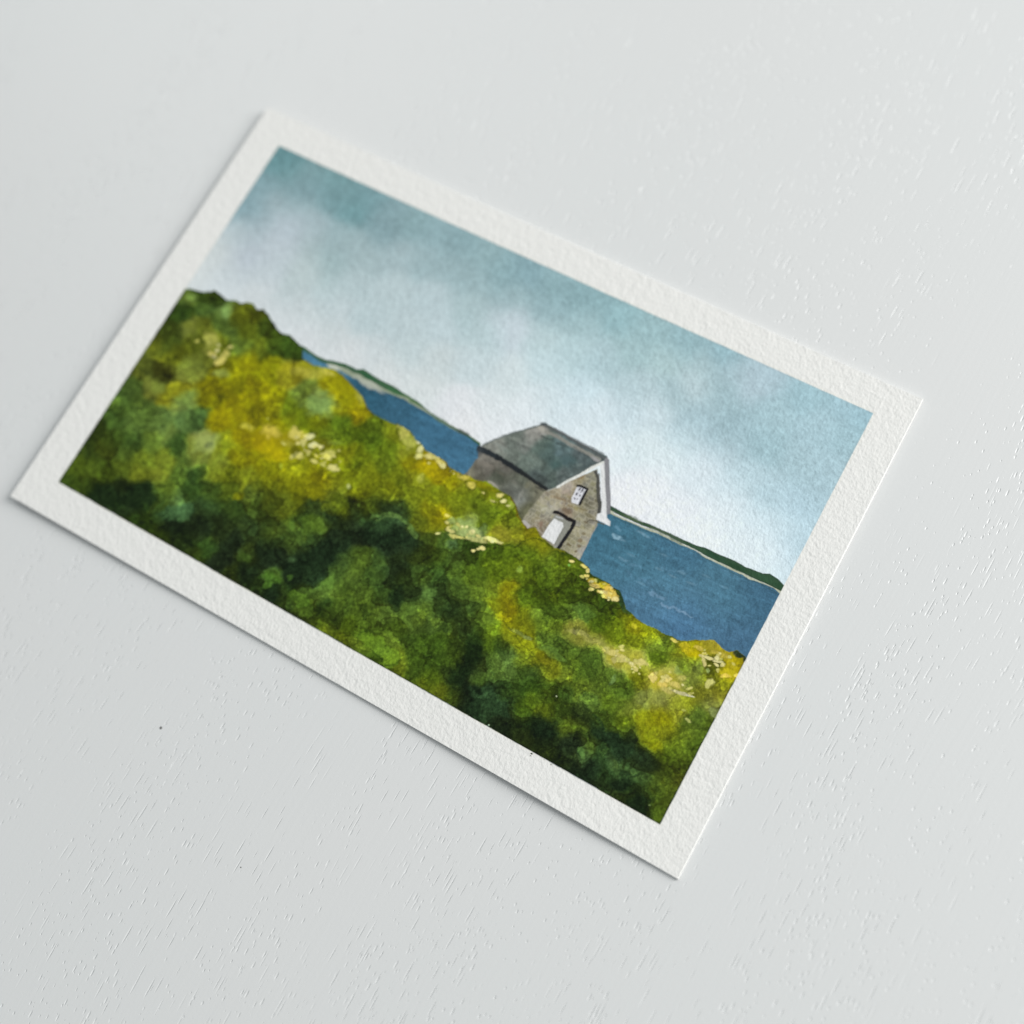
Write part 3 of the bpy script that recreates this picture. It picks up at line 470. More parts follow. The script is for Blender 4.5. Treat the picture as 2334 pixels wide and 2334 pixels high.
for t, x, y, rx, ry, c, a, so, al, ed in (
        # darker masses and pale lifted blooms with a dried rim
        ('D', 610, 1385, 95, 48, '5f8020', 20, .18, .75, .35), ('D', 718, 1478, 50, 60, '6a8a22', -20, .15, .85, .4), ('D', 660, 1435, 50, 45, '628224', 30, .2, .7, 0),
        ('E', 835, 372, 70, 42, '55762a', 30, .12, .55, .25), ('E', 640, 595, 95, 26, '5f8032', 30, .14, .5, .25), ('D', 205, 1155, 70, 36, '4f7020', 20, .2, .6, .25),
        ('D', 370, 1055, 34, 44, '5f8430', 30, .2, .6, .2), ('D', 40, 1045, 42, 40, '44701f', 0, .35, .6, 0), ('D', 150, 1030, 14, 14, '3c6020', 0, .5, .6, 0),
        ('E', 1115, 720, 50, 36, '666e0a', 0, .3, .7, 0), ('E', 850, 860, 52, 42, '5a7a2e', 10, .15, .5, .2), ('E', 1560, 925, 34, 28, '7f8a50', 0, .2, .7, .2),
        ('B', 1010, 965, 95, 50, '40663a', -8, .25, .6, .2), ('B', 620, 880, 130, 60, '10240f', 15, .35, .6, 0), ('B', 800, 870, 80, 80, '132912', 0, .25, .6, .15),
        ('B', 940, 860, 60, 80, '50691c', 30, .4, .4, 0), ('B', 1000, 290, 34, 34, '8f8f1c', 0, .4, .7, 0), ('B', 885, 262, 45, 34, '6f7f30', 0, .4, .7, 0), ('B', 1080, 150, 66, 66, '6f7f30', 0, .3, .5, 0),
        ('B', 1500, 740, 60, 100, '6b760c', 20, .3, .3, .2), ('B', 1650, 790, 150, 60, '7c7e08', 30, .3, .35, .15), ('B', 1790, 850, 60, 55, '8a8a0c', 0, .25, .6, .2),
        ('B', 1650, 1230, 28, 14, '44603a', 0, .4, .6, 0), ('B', 1520, 1350, 34, 40, '3f6222', 0, .35, .7, 0), ('B', 1380, 1215, 40, 26, '3c561c', 0, .35, .6, 0), ('B', 1160, 1160, 40, 50, '33501c', 0, .4, .6, 0),
        ('D', 420, 620, 70, 60, '5c6c12', 0, .2, .5, .3), ('D', 270, 720, 50, 60, '49641c', 0, .4, .5, 0), ('D', 1500, 1640, 80, 60, '2c480f', 20, .5, .4, 0),
        ('D', 930, 1135, 36, 40, '527432', 10, .4, .6, 0), ('E', 1230, 970, 110, 80, '85880a', 20, .45, .5, 0), ('E', 1225, 1110, 40, 30, '78800a', 0, .45, .6, 0),
        ('E', 1030, 1335, 46, 40, '0d200f', 0, .4, .7, 0), ('E', 1130, 1435, 56, 45, '0f2310', 0, .4, .6, 0), ('E', 800, 1150, 22, 34, '527636', -40, .35, .7, 0), ('E', 385, 325, 56, 120, '847c06', -10, .5, .5, 0),
        ('E', 600, 1010, 110, 50, '0e2212', 10, .5, .5, 0), ('E', 960, 1060, 90, 40, '112a18', 20, .5, .5, 0), ('D', 1130, 1560, 50, 130, '10240f', 28, .45, .55, 0), ('D', 1190, 1420, 46, 70, '12280f', 0, .45, .5, 0),
        ('D', 730, 790, 170, 60, '13291a', 12, .4, .5, 0), ('D', 320, 940, 160, 70, '10271a', -10, .5, .5, 0), ('D', 750, 1140, 50, 50, '152c14', 0, .5, .5, 0),
        ('A', 1285, 1270, 28, 34, '7a9852', 0, .4, .7, 0), ('A', 1075, 1350, 30, 24, '76822c', 0, .4, .7, 0), ('A', 1085, 1195, 30, 20, '6a8442', 0, .4, .6, 0), ('A', 1195, 1425, 34, 34, 'a2a24a', 0, .35, .8, 0),
        ('B', 1820, 350, 80, 60, '7a9852', 0, .5, .5, 0), ('B', 1170, 570, 80, 40, '93a358', -20, .35, .5, 0), ('B', 1050, 340, 60, 40, '6f8a40', 0, .4, .5, 0), ('B', 1345, 870, 30, 24, '8a8c0a', 0, .4, .7, 0), ('B', 1390, 780, 14, 80, '7f8a1c', 25, .4, .6, 0),
        ('E', 280, 850, 110, 50, '264a30', 30, .4, .4, 0), ('E', 200, 920, 60, 40, '1c3a26', 30, .4, .5, 0),
        # yellow gorse and cream flowers
        ('B', 1260, 430, 60, 40, 'b8a808', 20, .5, .6, 0), ('B', 1375, 430, 60, 26, 'b0a40a', 30, .5, .5, 0), ('B', 1560, 640, 60, 40, 'ccb80c', 0, .5, .5, 0),
        ('D', 40, 215, 40, 30, 'bfa83a', 20, .4, .8, 0), ('D', 185, 215, 34, 28, 'ccc060', 0, .3, .85, .1), ('D', 140, 275, 36, 16, 'b8ac38', 20, .4, .7, 0), ('D', 262, 232, 22, 18, 'e0dc9c', 0, .3, .95, .15),
        ('D', 225, 265, 18, 22, 'd0ca74', 0, .3, .9, .1), ('D', 290, 285, 34, 17, 'e2dea0', 8, .25, .95, .15), ('D', 370, 338, 36, 22, 'c8c466', -20, .3, .9, .1), ('D', 205, 345, 28, 15, 'd0c868', 12, .3, .9, .1), ('D', 165, 350, 16, 14, 'd4cc70', 0, .3, .9, 0),
        ('D', 285, 376, 26, 12, 'd4cc72', 12, .3, .9, .1), ('D', 398, 412, 34, 15, 'd8d080', 5, .3, .95, .1), ('D', 338, 398, 16, 10, 'ccc868', 20, .3, .9, .1), ('D', 100, 405, 9, 18, 'a8b030', 0, .4, .8, 0), ('D', 482, 518, 10, 14, 'c8cc80', 0, .4, .8, 0), ('D', 400, 270, 40, 12, '8c9c38', 0, .5, .6, 0),
        ('B', 1205, 68, 24, 18, 'c8bc64', 0, .3, .9, 0), ('B', 1275, 75, 26, 18, 'bcb45c', -20, .3, .9, 0), ('B', 1240, 108, 28, 24, 'd0c468', 0, .3, .9, 0), ('B', 1248, 185, 40, 20, '98a650', 0, .45, .6, 0), ('B', 1540, 510, 50, 30, 'c8b848', 10, .5, .7, 0), ('B', 1400, 485, 40, 20, 'b8b040', 10, .5, .7, 0),
        ('D', 795, 205, 38, 40, 'b8b458', 20, .3, .8, .15), ('D', 820, 260, 38, 34, 'aeb050', 20, .3, .75, .1), ('D', 872, 268, 15, 12, 'dcd8a0', 0, .3, .95, .1), ('D', 928, 280, 12, 9, 'c0c8a0', 0, .3, .9, 0), ('D', 888, 305, 24, 15, 'dcd890', -20, .3, .95, .1), ('D', 878, 340, 20, 18, 'dcd884', 0, .3, .95, .1),
        ('D', 940, 348, 34, 13, 'dcd080', 8, .3, .95, .1), ('D', 975, 350, 26, 12, 'd0c468', 20, .3, .9, .1), ('D', 998, 378, 28, 14, 'd8cc70', 20, .3, .9, .1), ('D', 1016, 398, 20, 12, 'e0d890', 0, .3, .95, .1), ('D', 930, 410, 56, 36, 'c09c08', 10, .45, .7, 0), ('D', 890, 470, 18, 26, 'b0b448', 0, .4, .8, 0),
        ('D', 1085, 442, 26, 12, 'bca018', 15, .4, .8, 0), ('D', 1130, 467, 34, 15, 'ccbc54', 15, .35, .85, .1), ('D', 1172, 510, 24, 16, 'ccbe58', 0, .35, .85, .1), ('D', 1220, 500, 60, 14, 'a0980c', 20, .45, .7, 0), ('D', 1335, 563, 22, 15, 'e0d480', 0, .3, .95, .15), ('D', 1357, 600, 14, 11, 'f0e8a0', 0, .3, 1, .15),
        ('D', 1305, 600, 40, 28, '93a01c', 10, .3, .7, .15), ('D', 1392, 628, 18, 28, '9cac40', 0, .35, .8, .15), ('D', 1290, 535, 30, 12, '6c6c08', 20, .4, .6, 0),
        ('D', 600, 1165 - 1165, 1, 1, '96900a', 0, .5, .1, 0), ('C', 250, 1365, 90, 24, 'aaa43c', 10, .5, .7, 0), ('C', 360, 1362, 50, 16, 'b8b04c', 20, .4, .7, 0), ('C', 540, 1500, 18, 44, 'a8a850', -20, .4, .5, 0), ('C', 560, 1600, 60, 30, 'b0a008', 20, .5, .6, 0), ('C', 300, 1560, 60, 50, '7f9c50', 0, .5, .5, 0), ('C', 480, 1450, 60, 60, 'a09808', 40, .5, .5, 0),
        # pale leafy tuft in the middle
        ('D', 1062, 715, 24, 18, '90a058', 0, .3, .9, .15), ('D', 1140, 728, 44, 30, '92a65c', -10, .3, .85, .15), ('D', 1110, 760, 50, 30, '98a85c', 10, .3, .8, .1), ('D', 1180, 790, 60, 34, '9caa68', 10, .3, .85, .1), ('D', 1250, 770, 38, 30, '6c8858', 0, .35, .35, 0), ('D', 1070, 840, 30, 26, '50704c', 0, .4, .35, 0),
        ('D', 1355, 782, 66, 30, 'a09a2c', 12, .4, .8, .1), ('D', 1440, 790, 50, 34, '8a8e1c', -10, .35, .7, .15), ('D', 1510, 765, 46, 16, '94901c', -20, .35, .7, .15),
        ('D', 1055, 768, 30, 8, 'd0c87c', 20, .3, .9, 0), ('D', 1095, 800, 46, 8, 'd4cc74', 18, .3, .9, 0), ('D', 1070, 800, 18, 7, 'ccc870', 40, .3, .9, 0), ('D', 1180, 782, 18, 14, 'ccca80', 0, .3, .85, 0), ('D', 1205, 822, 60, 12, 'b8b870', 10, .3, .85, 0), ('D', 1290, 818, 56, 11, 'd8d284', 14, .3, .95, 0), ('D', 1320, 828, 30, 6, 'd0cc80', 10, .3, .9, 0),
        ('D', 985, 783, 14, 6, 'e0dc90', 0, .3, .9, 0), ('D', 1185, 879, 12, 9, 'f0e494', 0, .25, 1, .1), ('D', 1237, 866, 20, 11, 'f0e494', 10, .25, 1, .1), ('D', 1212, 872, 9, 7, 'e4d88c', 0, .3, .9, 0), ('D', 1445, 985, 14, 22, '88a040', 30, .4, .6, 0),
        # shore line flowers, right
        ('E', 750, 72, 15, 8, 'f0e090', 15, .25, 1, .1), ('E', 735, 95, 6, 8, '7cb850', 0, .4, .8, 0), ('E', 818, 103, 18, 11, 'e8d878', 20, .3, .95, .1), ('E', 842, 126, 13, 12, 'e0d080', 0, .3, .95, .1), ('E', 835, 155, 15, 9, 'ead878', 10, .3, .95, .1),
        ('E', 870, 185, 26, 14, 'd4b840', 20, .35, .9, 0), ('E', 885, 208, 28, 14, 'e8cc70', 10, .3, .95, .1), ('E', 930, 205, 30, 18, 'd8b830', 20, .35, .9, 0), ('E', 960, 228, 34, 22, 'e4c050', 20, .3, .9, .1), ('E', 930, 250, 36, 16, 'e6d080', 20, .3, .9, .1), ('E', 975, 262, 32, 20, 'dcc058', 30, .3, .9, .1), ('E', 995, 288, 22, 14, 'eedc90', 10, .3, .95, .1), ('E', 950, 275, 26, 12, 'e0c868', 20, .3, .9, .1),
        ('E', 1105, 440, 14, 16, 'dcd030', 0, .35, .9, 0), ('E', 1330, 520, 24, 10, 'e4d468', 12, .3, .9, .1), ('E', 1385, 545, 30, 16, 'd8bc28', 15, .35, .85, 0), ('E', 1410, 575, 36, 16, 'd4b820', 20, .35, .85, 0), ('E', 1450, 595, 34, 18, 'd0ac08', 0, .35, .85, 0), ('E', 1470, 560, 30, 12, 'c4b04c', 15, .35, .8, 0), ('E', 1490, 610, 22, 10, 'd0c484', 20, .3, .9, .1),
        ('E', 1590, 600, 50, 16, 'b4a444', 20, .35, .7, .1), ('E', 1545, 660, 50, 46, '4c540c', 20, .25, .85, .1), ('E', 1550, 632, 22, 14, '3f430a', 0, .3, .8, .1), ('E', 1500, 640, 12, 30, 'ccc07c', -10, .3, .9, .1), ('E', 1525, 618, 30, 8, 'ded490', 15, .3, .95, .1), ('E', 1575, 638, 28, 8, 'ded698', 12, .3, .95, .1), ('E', 1565, 658, 16, 8, 'd8cc88', 40, .3, .9, .1), ('E', 1600, 655, 14, 10, 'e0d48c', 0, .3, .9, .1),
        ('E', 1640, 695, 44, 34, 'dcbc20', 0, .3, .9, .15), ('E', 1622, 720, 26, 14, 'ecd058', 0, .3, .9, .1), ('E', 1682, 712, 16, 12, 'f0dc60', 0, .3, .9, .1), ('E', 1655, 650, 34, 16, 'd0b428', 20, .35, .8, 0), ('E', 1700, 660, 16, 10, '8c7410', 0, .4, .7, 0), ('E', 1532, 762, 20, 26, 'c8c474', 0, .25, .9, .15), ('E', 1520, 690, 10, 14, '98a860', 0, .3, .8, 0),
        ('E', 1690, 592, 40, 20, '17302a', 12, .25, .95, .1), ('E', 1730, 620, 16, 18, '17302a', 0, .3, .9, 0), ('E', 1030, 300, 12, 60, '2c4828', -15, .35, .8, 0), ('E', 1065, 355, 30, 14, '2c4a20', 40, .4, .7, 0),
        # cream flowers, middle right
        ('E', 790, 478, 66, 14, 'a8a45c', 14, .4, .6, 0), ('E', 870, 520, 60, 14, 'a09c50', 20, .4, .6, 0), ('E', 945, 568, 20, 20, 'b8b468', 20, .3, .8, .15), ('E', 985, 596, 40, 18, 'd0c470', 20, .3, .9, .1), ('E', 1040, 625, 34, 18, 'd0c474', 20, .3, .9, .1), ('E', 990, 630, 20, 14, 'a8a060', 0, .35, .8, 0), ('E', 1090, 655, 24, 16, 'ccc06c', 10, .3, .85, .1), ('E', 1140, 645, 34, 18, 'd4c878', 10, .3, .9, .1),
        ('E', 1115, 685, 13, 16, 'd4c878', 0, .3, .9, .1), ('E', 1175, 655, 14, 12, 'c0b868', 0, .3, .8, 0), ('E', 1205, 718, 24, 26, 'e0cc74', 0, .22, .95, .15), ('E', 1205, 740, 14, 12, 'dcc870', 0, .3, .95, 0), ('E', 1290, 736, 20, 16, 'e8d47c', 0, .3, .9, .1), ('E', 1265, 765, 30, 18, 'dcc464', 20, .35, .85, 0), ('E', 1330, 770, 34, 14, 'ccbc64', 20, .35, .8, 0), ('E', 1250, 700, 30, 12, 'b8ac48', 0, .4, .7, 0), ('E', 1370, 730, 24, 14, 'b8b05c', 0, .35, .75, .1), ('E', 1290, 800, 40, 14, 'b8ac60', 15, .35, .7, 0),
        ('E', 1370, 815, 56, 9, 'c4bc90', 18, .3, .8, .1), ('E', 1420, 833, 26, 5, 'd8d4b4', 15, .3, .85, 0), ('E', 1300, 690, 50, 18, 'a8a84c', 0, .45, .5, 0), ('E', 1410, 972, 20, 8, 'b0b468', 35, .35, .8, .1), ('E', 1385, 912, 14, 6, 'a8ac58', 10, .4, .7, 0), ('E', 665, 835, 5, 5, 'd0d8b0', 0, .4, .8, 0), ('E', 285, 995, 5, 5, 'a0b8a0', 0, .4, .8, 0), ('E', 1190, 1450, 6, 5, '90a860', 0, .4, .8, 0),
        ('E', 450, 478, 55, 10, '8c9a50', 25, .4, .45, .15), ('E', 500, 505, 26, 10, '8c9a54', 25, .35, .6, .1), ('E', 600, 640, 30, 18, '90901c', 30, .4, .6, 0), ('E', 560, 590, 40, 16, '8c8c10', 50, .45, .6, 0), ('E', 1350, 690, 20, 20, '8a9c50', 0, .4, .6, 0), ('E', 980, 745, 12, 30, '70904c', 35, .35, .6, 0)):
    dab(t, x, y, rx, ry, c, a, so, al, ed, lim=LIM)
rs = np.random.RandomState(4)
for t, x0, y0, sx_, sy_, n_ in (('D', 250, 300, 110, 55, 26), ('D', 960, 370, 60, 40, 10), ('D', 1180, 790, 110, 35, 16), ('D', 1320, 590, 60, 40, 7), ('E', 1060, 630, 90, 40, 18), ('E', 1290, 745, 80, 50, 18), ('E', 1560, 630, 70, 50, 14), ('E', 930, 235, 70, 40, 14), ('A', 1220, 1470, 60, 50, 6)):
    for k in range(n_):
        dx = rs.normal(0, 1); x = x0 + dx * sx_; y = y0 + dx * sx_ * .42 + rs.normal(0, .7) * sy_
        rr = rs.uniform(4, 10)
        dab(t, x, y, rr * rs.uniform(1, 1.9), rr, rs.choice(['e2da98', 'd4cc78', 'e8dc88', 'c8c468']), rs.uniform(-20, 50), .3, rs.uniform(.5, .95), .1, lim=LIM)
for t, pts, c, wd, al in (
        ('D', [(610, 690), (680, 672), (750, 680), (800, 710), (830, 750), (855, 790), (870, 800)], '64863e', .6, .5), ('D', [(640, 705), (700, 690), (760, 700)], '6f9048', .35, .5),
        ('D', [(230, 640), (300, 598), (360, 565), (400, 545), (450, 570), (480, 620), (500, 640), (560, 655), (600, 655), (640, 612), (720, 600), (800, 632), (880, 672)], '2c3c10', .22, .6),
        ('D', [(1060, 850), (1150, 852), (1250, 850), (1310, 850), (1370, 842), (1420, 852), (1450, 848), (1500, 822), (1560, 815), (1620, 858), (1680, 885), (1740, 915)], '24380c', .26, .75),
        ('D', [(1560, 790), (1600, 830), (1645, 868), (1700, 885)], '8c8c1c', .3, .6), ('D', [(1390, 575), (1425, 628), (1445, 690), (1488, 750)], '5c3c0c', .3, .7),
        ('E', [(380, 430), (420, 480), (470, 540), (530, 600), (570, 640), (610, 690)], '3c4c0c', .16, .6), ('E', [(640, 450), (700, 450), (800, 462), (860, 505), (900, 545)], '4a5c14', .14, .4),
        ('E', [(1080, 540), (1200, 600), (1290, 650), (1340, 690)], '3f5410', .14, .4), ('D', [(530, 1400), (525, 1370), (560, 1340), (600, 1330)], '1f340c', .3, .6), ('D', [(600, 1430), (650, 1480), (690, 1515), (740, 1525), (770, 1500)], '1c300a', .34, .6),
        ('D', [(520, 1300), (640, 1340), (700, 1370)], '1f340c', .2, .3), ('E', [(560, 520), (640, 545), (700, 580), (730, 610)], '31481c', .14, .5), ('E', [(870, 160), (930, 270), (1000, 310)], '38500c', .12, .5),
        ('E', [(960, 1100), (1030, 1130), (1100, 1130)], '0f2418', .5, .5), ('E', [(880, 940), (920, 1000), (940, 1050)], '0f2414', .4, .5), ('E', [(690, 1000), (740, 1000), (800, 1010)], '5f7c20', .3, .5),
        ('B', [(1060, 880), (1140, 880), (1190, 850)], '1c3516', .3, .4), ('B', [(1290, 660), (1330, 700), (1300, 770)], '3c4c0c', .25, .4), ('B', [(1700, 930), (1780, 900), (1860, 900)], '1f3014', .3, .6), ('D', [(60, 650), (160, 660), (230, 640)], '2c3c10', .2, .5)):
    stroke(t, pts, c, wd, .14, .7, al, lim=LIM)
# small blooms and touches dropped into the damp wash, each lifting or deepening what lies under it
rs = np.random.RandomState(21)
for k in range(900):
    cx_, cy_ = rs.uniform(.006, W - .006), rs.uniform(.006, .085)
    j, i = int(cy_ / CELL), int(cx_ / CELL)
    if LIM[j, i] < .9: continue
    big = rs.uniform(.25, 1.3) ** 1.3 * MM; sm = big * rs.uniform(.3, .75); th = rs.normal(-.1, .6)
    w = window(cx_ - 2.2 * big, cx_ + 2.2 * big, cy_ - 2.2 * big, cy_ + 2.2 * big)
    q = 1.6 * min(1.0, big / MM + .2)
    X = GX[w] + wob_x[w] * q - cx_; Y = GY[w] + wob_y[w] * q - cy_
    u = (X * math.cos(th) + Y * math.sin(th)) / big; v = (-X * math.sin(th) + Y * math.cos(th)) / sm
    d = 1 - np.sqrt(u * u + v * v)
    so = rs.choice([.07, .12, .3]); amp = rs.uniform(.2, .62) * rs.choice([1, 1, -1])
    body = sstep(-so, so, d) * (1 - .35 * sstep(0, 1, d))
    ring = np.exp(-((d + .02) * sm / (.10 * MM)) ** 2) * (.22 if so < .2 else 0)
    f = np.exp((amp * body - ring) * LIM[w])[..., None]
    C[w] = C[w] * f * (1 + np.array([.05, 0, -.15]) * (amp * 2 * body * LIM[w])[..., None])
# the mixed greens stay olive even where they are darkest
C[..., 1] *= 1 - .05 * LIM * (C.mean(-1) < .15)
gk = (LIM * (1 - np.clip((C.mean(-1) - .12) / .15, 0, 1)) * .85)
C[..., 0] += gk * (np.maximum(C[..., 0], .46 * C[..., 1]) - C[..., 0])
C[..., 2] += gk * (np.minimum(C[..., 2], .34 * C[..., 1]) - C[..., 2])
# pigment settled in the paper's tooth, over every touch of the brush
pale = np.clip((C.mean(-1) - .25) / .3, 0, .75)
C *= (1 + (grain_k - 1) * LIM * (1 - pale))[..., None]
# specks of paint that crept under the tape
for x, y, r in ((528, 1160, 7), (520, 1172, 4), (632, 1222, 4), (596, 1195, 3)):
    dab('E', x, y, r, r * .7, '14280f', 20, .3, 1)
    c0 = tp('E', x, y); w = window(c0[0] - MM, c0[0] + MM, c0[1] - MM, c0[1] + MM)
    REG[w][np.hypot(GX[w] - c0[0], GY[w] - c0[1]) < r * .00004] = 9
C = np.clip(C, .004, .93)

# ============================================================ meshes of the sheet
def z_of(x, y):
    """the sheet rises a little off the table at its left and lower edges"""
    u, v = x / W, y / H
    z = Z_TOP + .0008 * (1 - u) ** 4 + .00042 * np.exp(-((u - .82) / .13) ** 2) * (1 - v) ** 4
    z = z - .00018 * np.exp(-((u - 1) / .1) ** 2 - (v / .25) ** 2) - .00012 * np.exp(-((u - .45) / .2) ** 2) * (1 - v) ** 4
    return z


def tag(o, label=None, cat=None, group=None, kind=None):
    for k, v in (('label', label), ('category', cat), ('group', group), ('kind', kind)):
        if v: o[k] = v
    return o


def mesh_obj(name, verts, faces, mat, parent=None, colors=None, smooth=True):
    me = bpy.data.meshes.new(name)
    n, f = len(verts), len(faces)
    me.vertices.add(n); me.vertices.foreach_set('co', np.asarray(verts, np.float32).ravel())
    k = faces.shape[1]
    me.loops.add(f * k); me.loops.foreach_set('vertex_index', faces.astype(np.int32).ravel())
    me.polygons.add(f); me.polygons.foreach_set('loop_start', np.arange(0, f * k, k, dtype=np.int32))
    me.polygons.foreach_set('use_smooth', np.full(f, smooth))
    me.update(calc_edges=True)
    if colors is not None:
        at = me.color_attributes.new('pigment', 'FLOAT_COLOR', 'POINT')
        at.data.foreach_set('color', np.concatenate([colors, np.ones((n, 1))], 1).astype(np.float32).ravel())
    me.materials.append(mat)
    o = bpy.data.objects.new(name, me); COL.objects.link(o)
    if parent is not None: o.parent = parent
    return o


def new_mat(name):
    mt = bpy.data.materials.new(name); mt.use_nodes = True
    nt = mt.node_tree
    return mt, nt, nt.nodes['Principled BSDF']


def N(nt, typ, ins=None, **props):
    n = nt.nodes.new(typ)
    for k, v in props.items(): setattr(n, k, v)
    for k, v in (ins or {}).items():
        if isinstance(v, bpy.types.NodeSocket): nt.links.new(v, n.inputs[k])
        else: n.inputs[k].default_value = v
    return n


def paper_bump(nt, bsdf, strength):
    """cold pressed tooth: soft pits about half a millimetre wide"""
    tc = N(nt, 'ShaderNodeTexCoord')
    mp = N(nt, 'ShaderNodeMapping', {'Vector': tc.outputs['Object'], 'Rotation': (0, 0, .35), 'Scale': (1.35, 1.0, 1.0)})
    n1 = N(nt, 'ShaderNodeTexNoise', {'Vector': mp.outputs[0], 'Scale': 1450.0, 'Detail': 2.5, 'Roughness': .55})
    n2 = N(nt, 'ShaderNodeTexNoise', {'Vector': tc.outputs['Object'], 'Scale': 700.0, 'Detail': 1.0, 'Distortion': .4})
    ad = N(nt, 'ShaderNodeMath', {0: n1.outputs['Fac'], 1: n2.outputs['Fac']}, operation='ADD')
    b = N(nt, 'ShaderNodeBump', {'Height': ad.outputs[0], 'Strength': strength, 'Distance': .00022})
    nt.links.new(b.outputs[0], bsdf.inputs['Normal'])


paper_mat, nt, bs = new_mat('cotton_paper')
bs.inputs['Base Color'].default_value = (*hexc('e6e5e2'), 1)
bs.inputs['Roughness'].default_value = .85
bs.inputs['Specular IOR Level'].default_value = .25
paper_bump(nt, bs, .6)
paint_mat, nt, bs = new_mat('watercolour_pigment')
at = N(nt, 'ShaderNodeAttribute', attribute_name='pigment')
nt.links.new(at.outputs['Color'], bs.inputs['Base Color'])
bs.inputs['Roughness'].default_value = .88
bs.inputs['Specular IOR Level'].default_value = .10
paper_bump(nt, bs, .55)

painting = bpy.data.objects.new('watercolor_painting', None)
COL.objects.link(painting)
tag(painting, 'small unframed watercolor of a stone cottage on a green seaside hill, lying on the tabletop', 'painting')

ZT = z_of(GX, GY)
allv = np.stack([GX, GY, ZT], -1).reshape(-1, 3)
allc = C.reshape(-1, 3)
idx = np.arange(NX * NY).reshape(NY, NX)
quads = np.stack([idx[:-1, :-1], idx[:-1, 1:], idx[1:, 1:], idx[1:, :-1]], -1).reshape(-1, 4)
qreg = REG[:-1, :-1].ravel()
# cells on an outline that the smoothed colour spills over stay with the paint, so no colour is lost
edge_cells = (qreg == 0) & ((REG[1:, 1:].ravel() > 0) | (REG[:-1, 1:].ravel() > 0) | (REG[1:, :-1].ravel() > 0) | (np.abs(sd_frame[:-1, :-1].ravel()) < .35 * MM))
near = np.where(sd_hill[:-1, :-1].ravel() > 0, 9, np.where((REG[1:, 1:].ravel() > 0), REG[1:, 1:].ravel(), 1))
qreg = np.where(edge_cells, near, qreg)


def sub_mesh(name, regs, mat, parent, colored=True):
    q = quads[np.isin(qreg, regs)]
    used, inv = np.unique(q, return_inverse=True)
    return mesh_obj(name, allv[used], inv.reshape(-1, 4), mat, parent, allc[used] if colored else None)


# sheet: bare margin on top, four cut edges and the underside
q = quads[qreg == 0]
used, inv = np.unique(q, return_inverse=True)
sv_, sf_ = [allv[used]], [inv.reshape(-1, 4)]
ring = np.concatenate([idx[0, :], idx[1:, -1], idx[-1, -2::-1], idx[-2:0:-1, 0]])
rt = allv[ring].copy(); n = len(ring)
jag = (np.random.RandomState(3).rand(n, 1) - .5) * .00002
rm = rt.copy(); rm[:, 2] -= THICK * .5; rb = rt.copy(); rb[:, 2] -= THICK
ctr = np.array([W / 2, H / 2, 0]); d = rt - ctr; d[:, 2] = 0; d /= np.linalg.norm(d, axis=1, keepdims=True)
rm += d * jag
out = np.where((ring % NX == NX - 1) | (ring // NX == NY - 1), .00022, .00004)[:, None]   # the knife left the edge slightly bevelled
rm += d * out
rb += d * out * .8
base = len(sv_[0])
sv_ += [rt, rm, rb]
k = np.arange(n); k2 = (k + 1) % n
for a in (0, n):
    sf_.append(np.stack([base + a + k2, base + a + k, base + a + n + k, base + a + n + k2], -1))
gb = np.meshgrid(np.linspace(0, W, 60), np.linspace(0, H, 40))
bz = z_of(gb[0], gb[1]) - THICK
bb = base + 3 * n
sv_.append(np.stack([gb[0], gb[1], bz], -1).reshape(-1, 3))
bi = np.arange(2400).reshape(40, 60) + bb
sf_.append(np.stack([bi[:-1, :-1], bi[1:, :-1], bi[1:, 1:], bi[:-1, 1:]], -1).reshape(-1, 4))
mesh_obj('paper_sheet', np.concatenate(sv_), np.concatenate(sf_), paper_mat, painting)
tag(sub_mesh('painted_sky', [1], paint_mat, painting), 'pale grey blue painted sky')
cx = np.tile((GX[:-1, :-1] < tp('H', 900, 900)[0])[..., None], 1).ravel()
qreg = np.where((qreg == 2) & cx, 12, qreg); qreg = np.where((qreg == 3) & cx, 13, qreg)
tag(sub_mesh('painted_sea', [2], paint_mat, painting), 'deep blue water with pale wave strokes, right of the cottage')
tag(sub_mesh('painted_sea', [12], paint_mat, painting), 'strip of deep blue water left of the cottage')
tag(sub_mesh('painted_headland', [3], paint_mat, painting), 'dark green far shore right of the cottage')
tag(sub_mesh('painted_headland', [13], paint_mat, painting), 'soft green far shore left of the cottage')
house = sub_mesh('painted_cottage', [4], paint_mat, painting)
tag(house, 'grey brown stone cottage walls')
tag(sub_mesh('roof', [5], paint_mat, house), 'dark grey slate roof')
tag(sub_mesh('roof_trim', [6], paint_mat, house), 'white gable boards')
tag(sub_mesh('window', [7], paint_mat, house), 'small white window with black reveal')
tag(sub_mesh('door', [8], paint_mat, house), 'white door with black outline')
tag(sub_mesh('painted_hillside', [9], paint_mat, painting), 'green hillside with yellow gorse and cream flowers')

# ============================================================ tabletop: white lacquer over open wood pores
tab_mat, nt, bs = new_mat('white_lacquered_wood')
bs.inputs['Roughness'].default_value = .34
bs.inputs['Specular IOR Level'].default_value = .5
tc = N(nt, 'ShaderNodeTexCoord')
lowf = N(nt, 'ShaderNodeTexNoise', {'Vector': tc.outputs['Object'], 'Scale': 14.0, 'Detail': 1.0})
cr = N(nt, 'ShaderNodeMix', {'Factor': lowf.outputs['Fac'], 6: (.742, .756, .756, 1), 7: (.762, .762, .76, 1)}, data_type='RGBA')
nt.links.new(cr.outputs[2], bs.inputs['Base Color'])
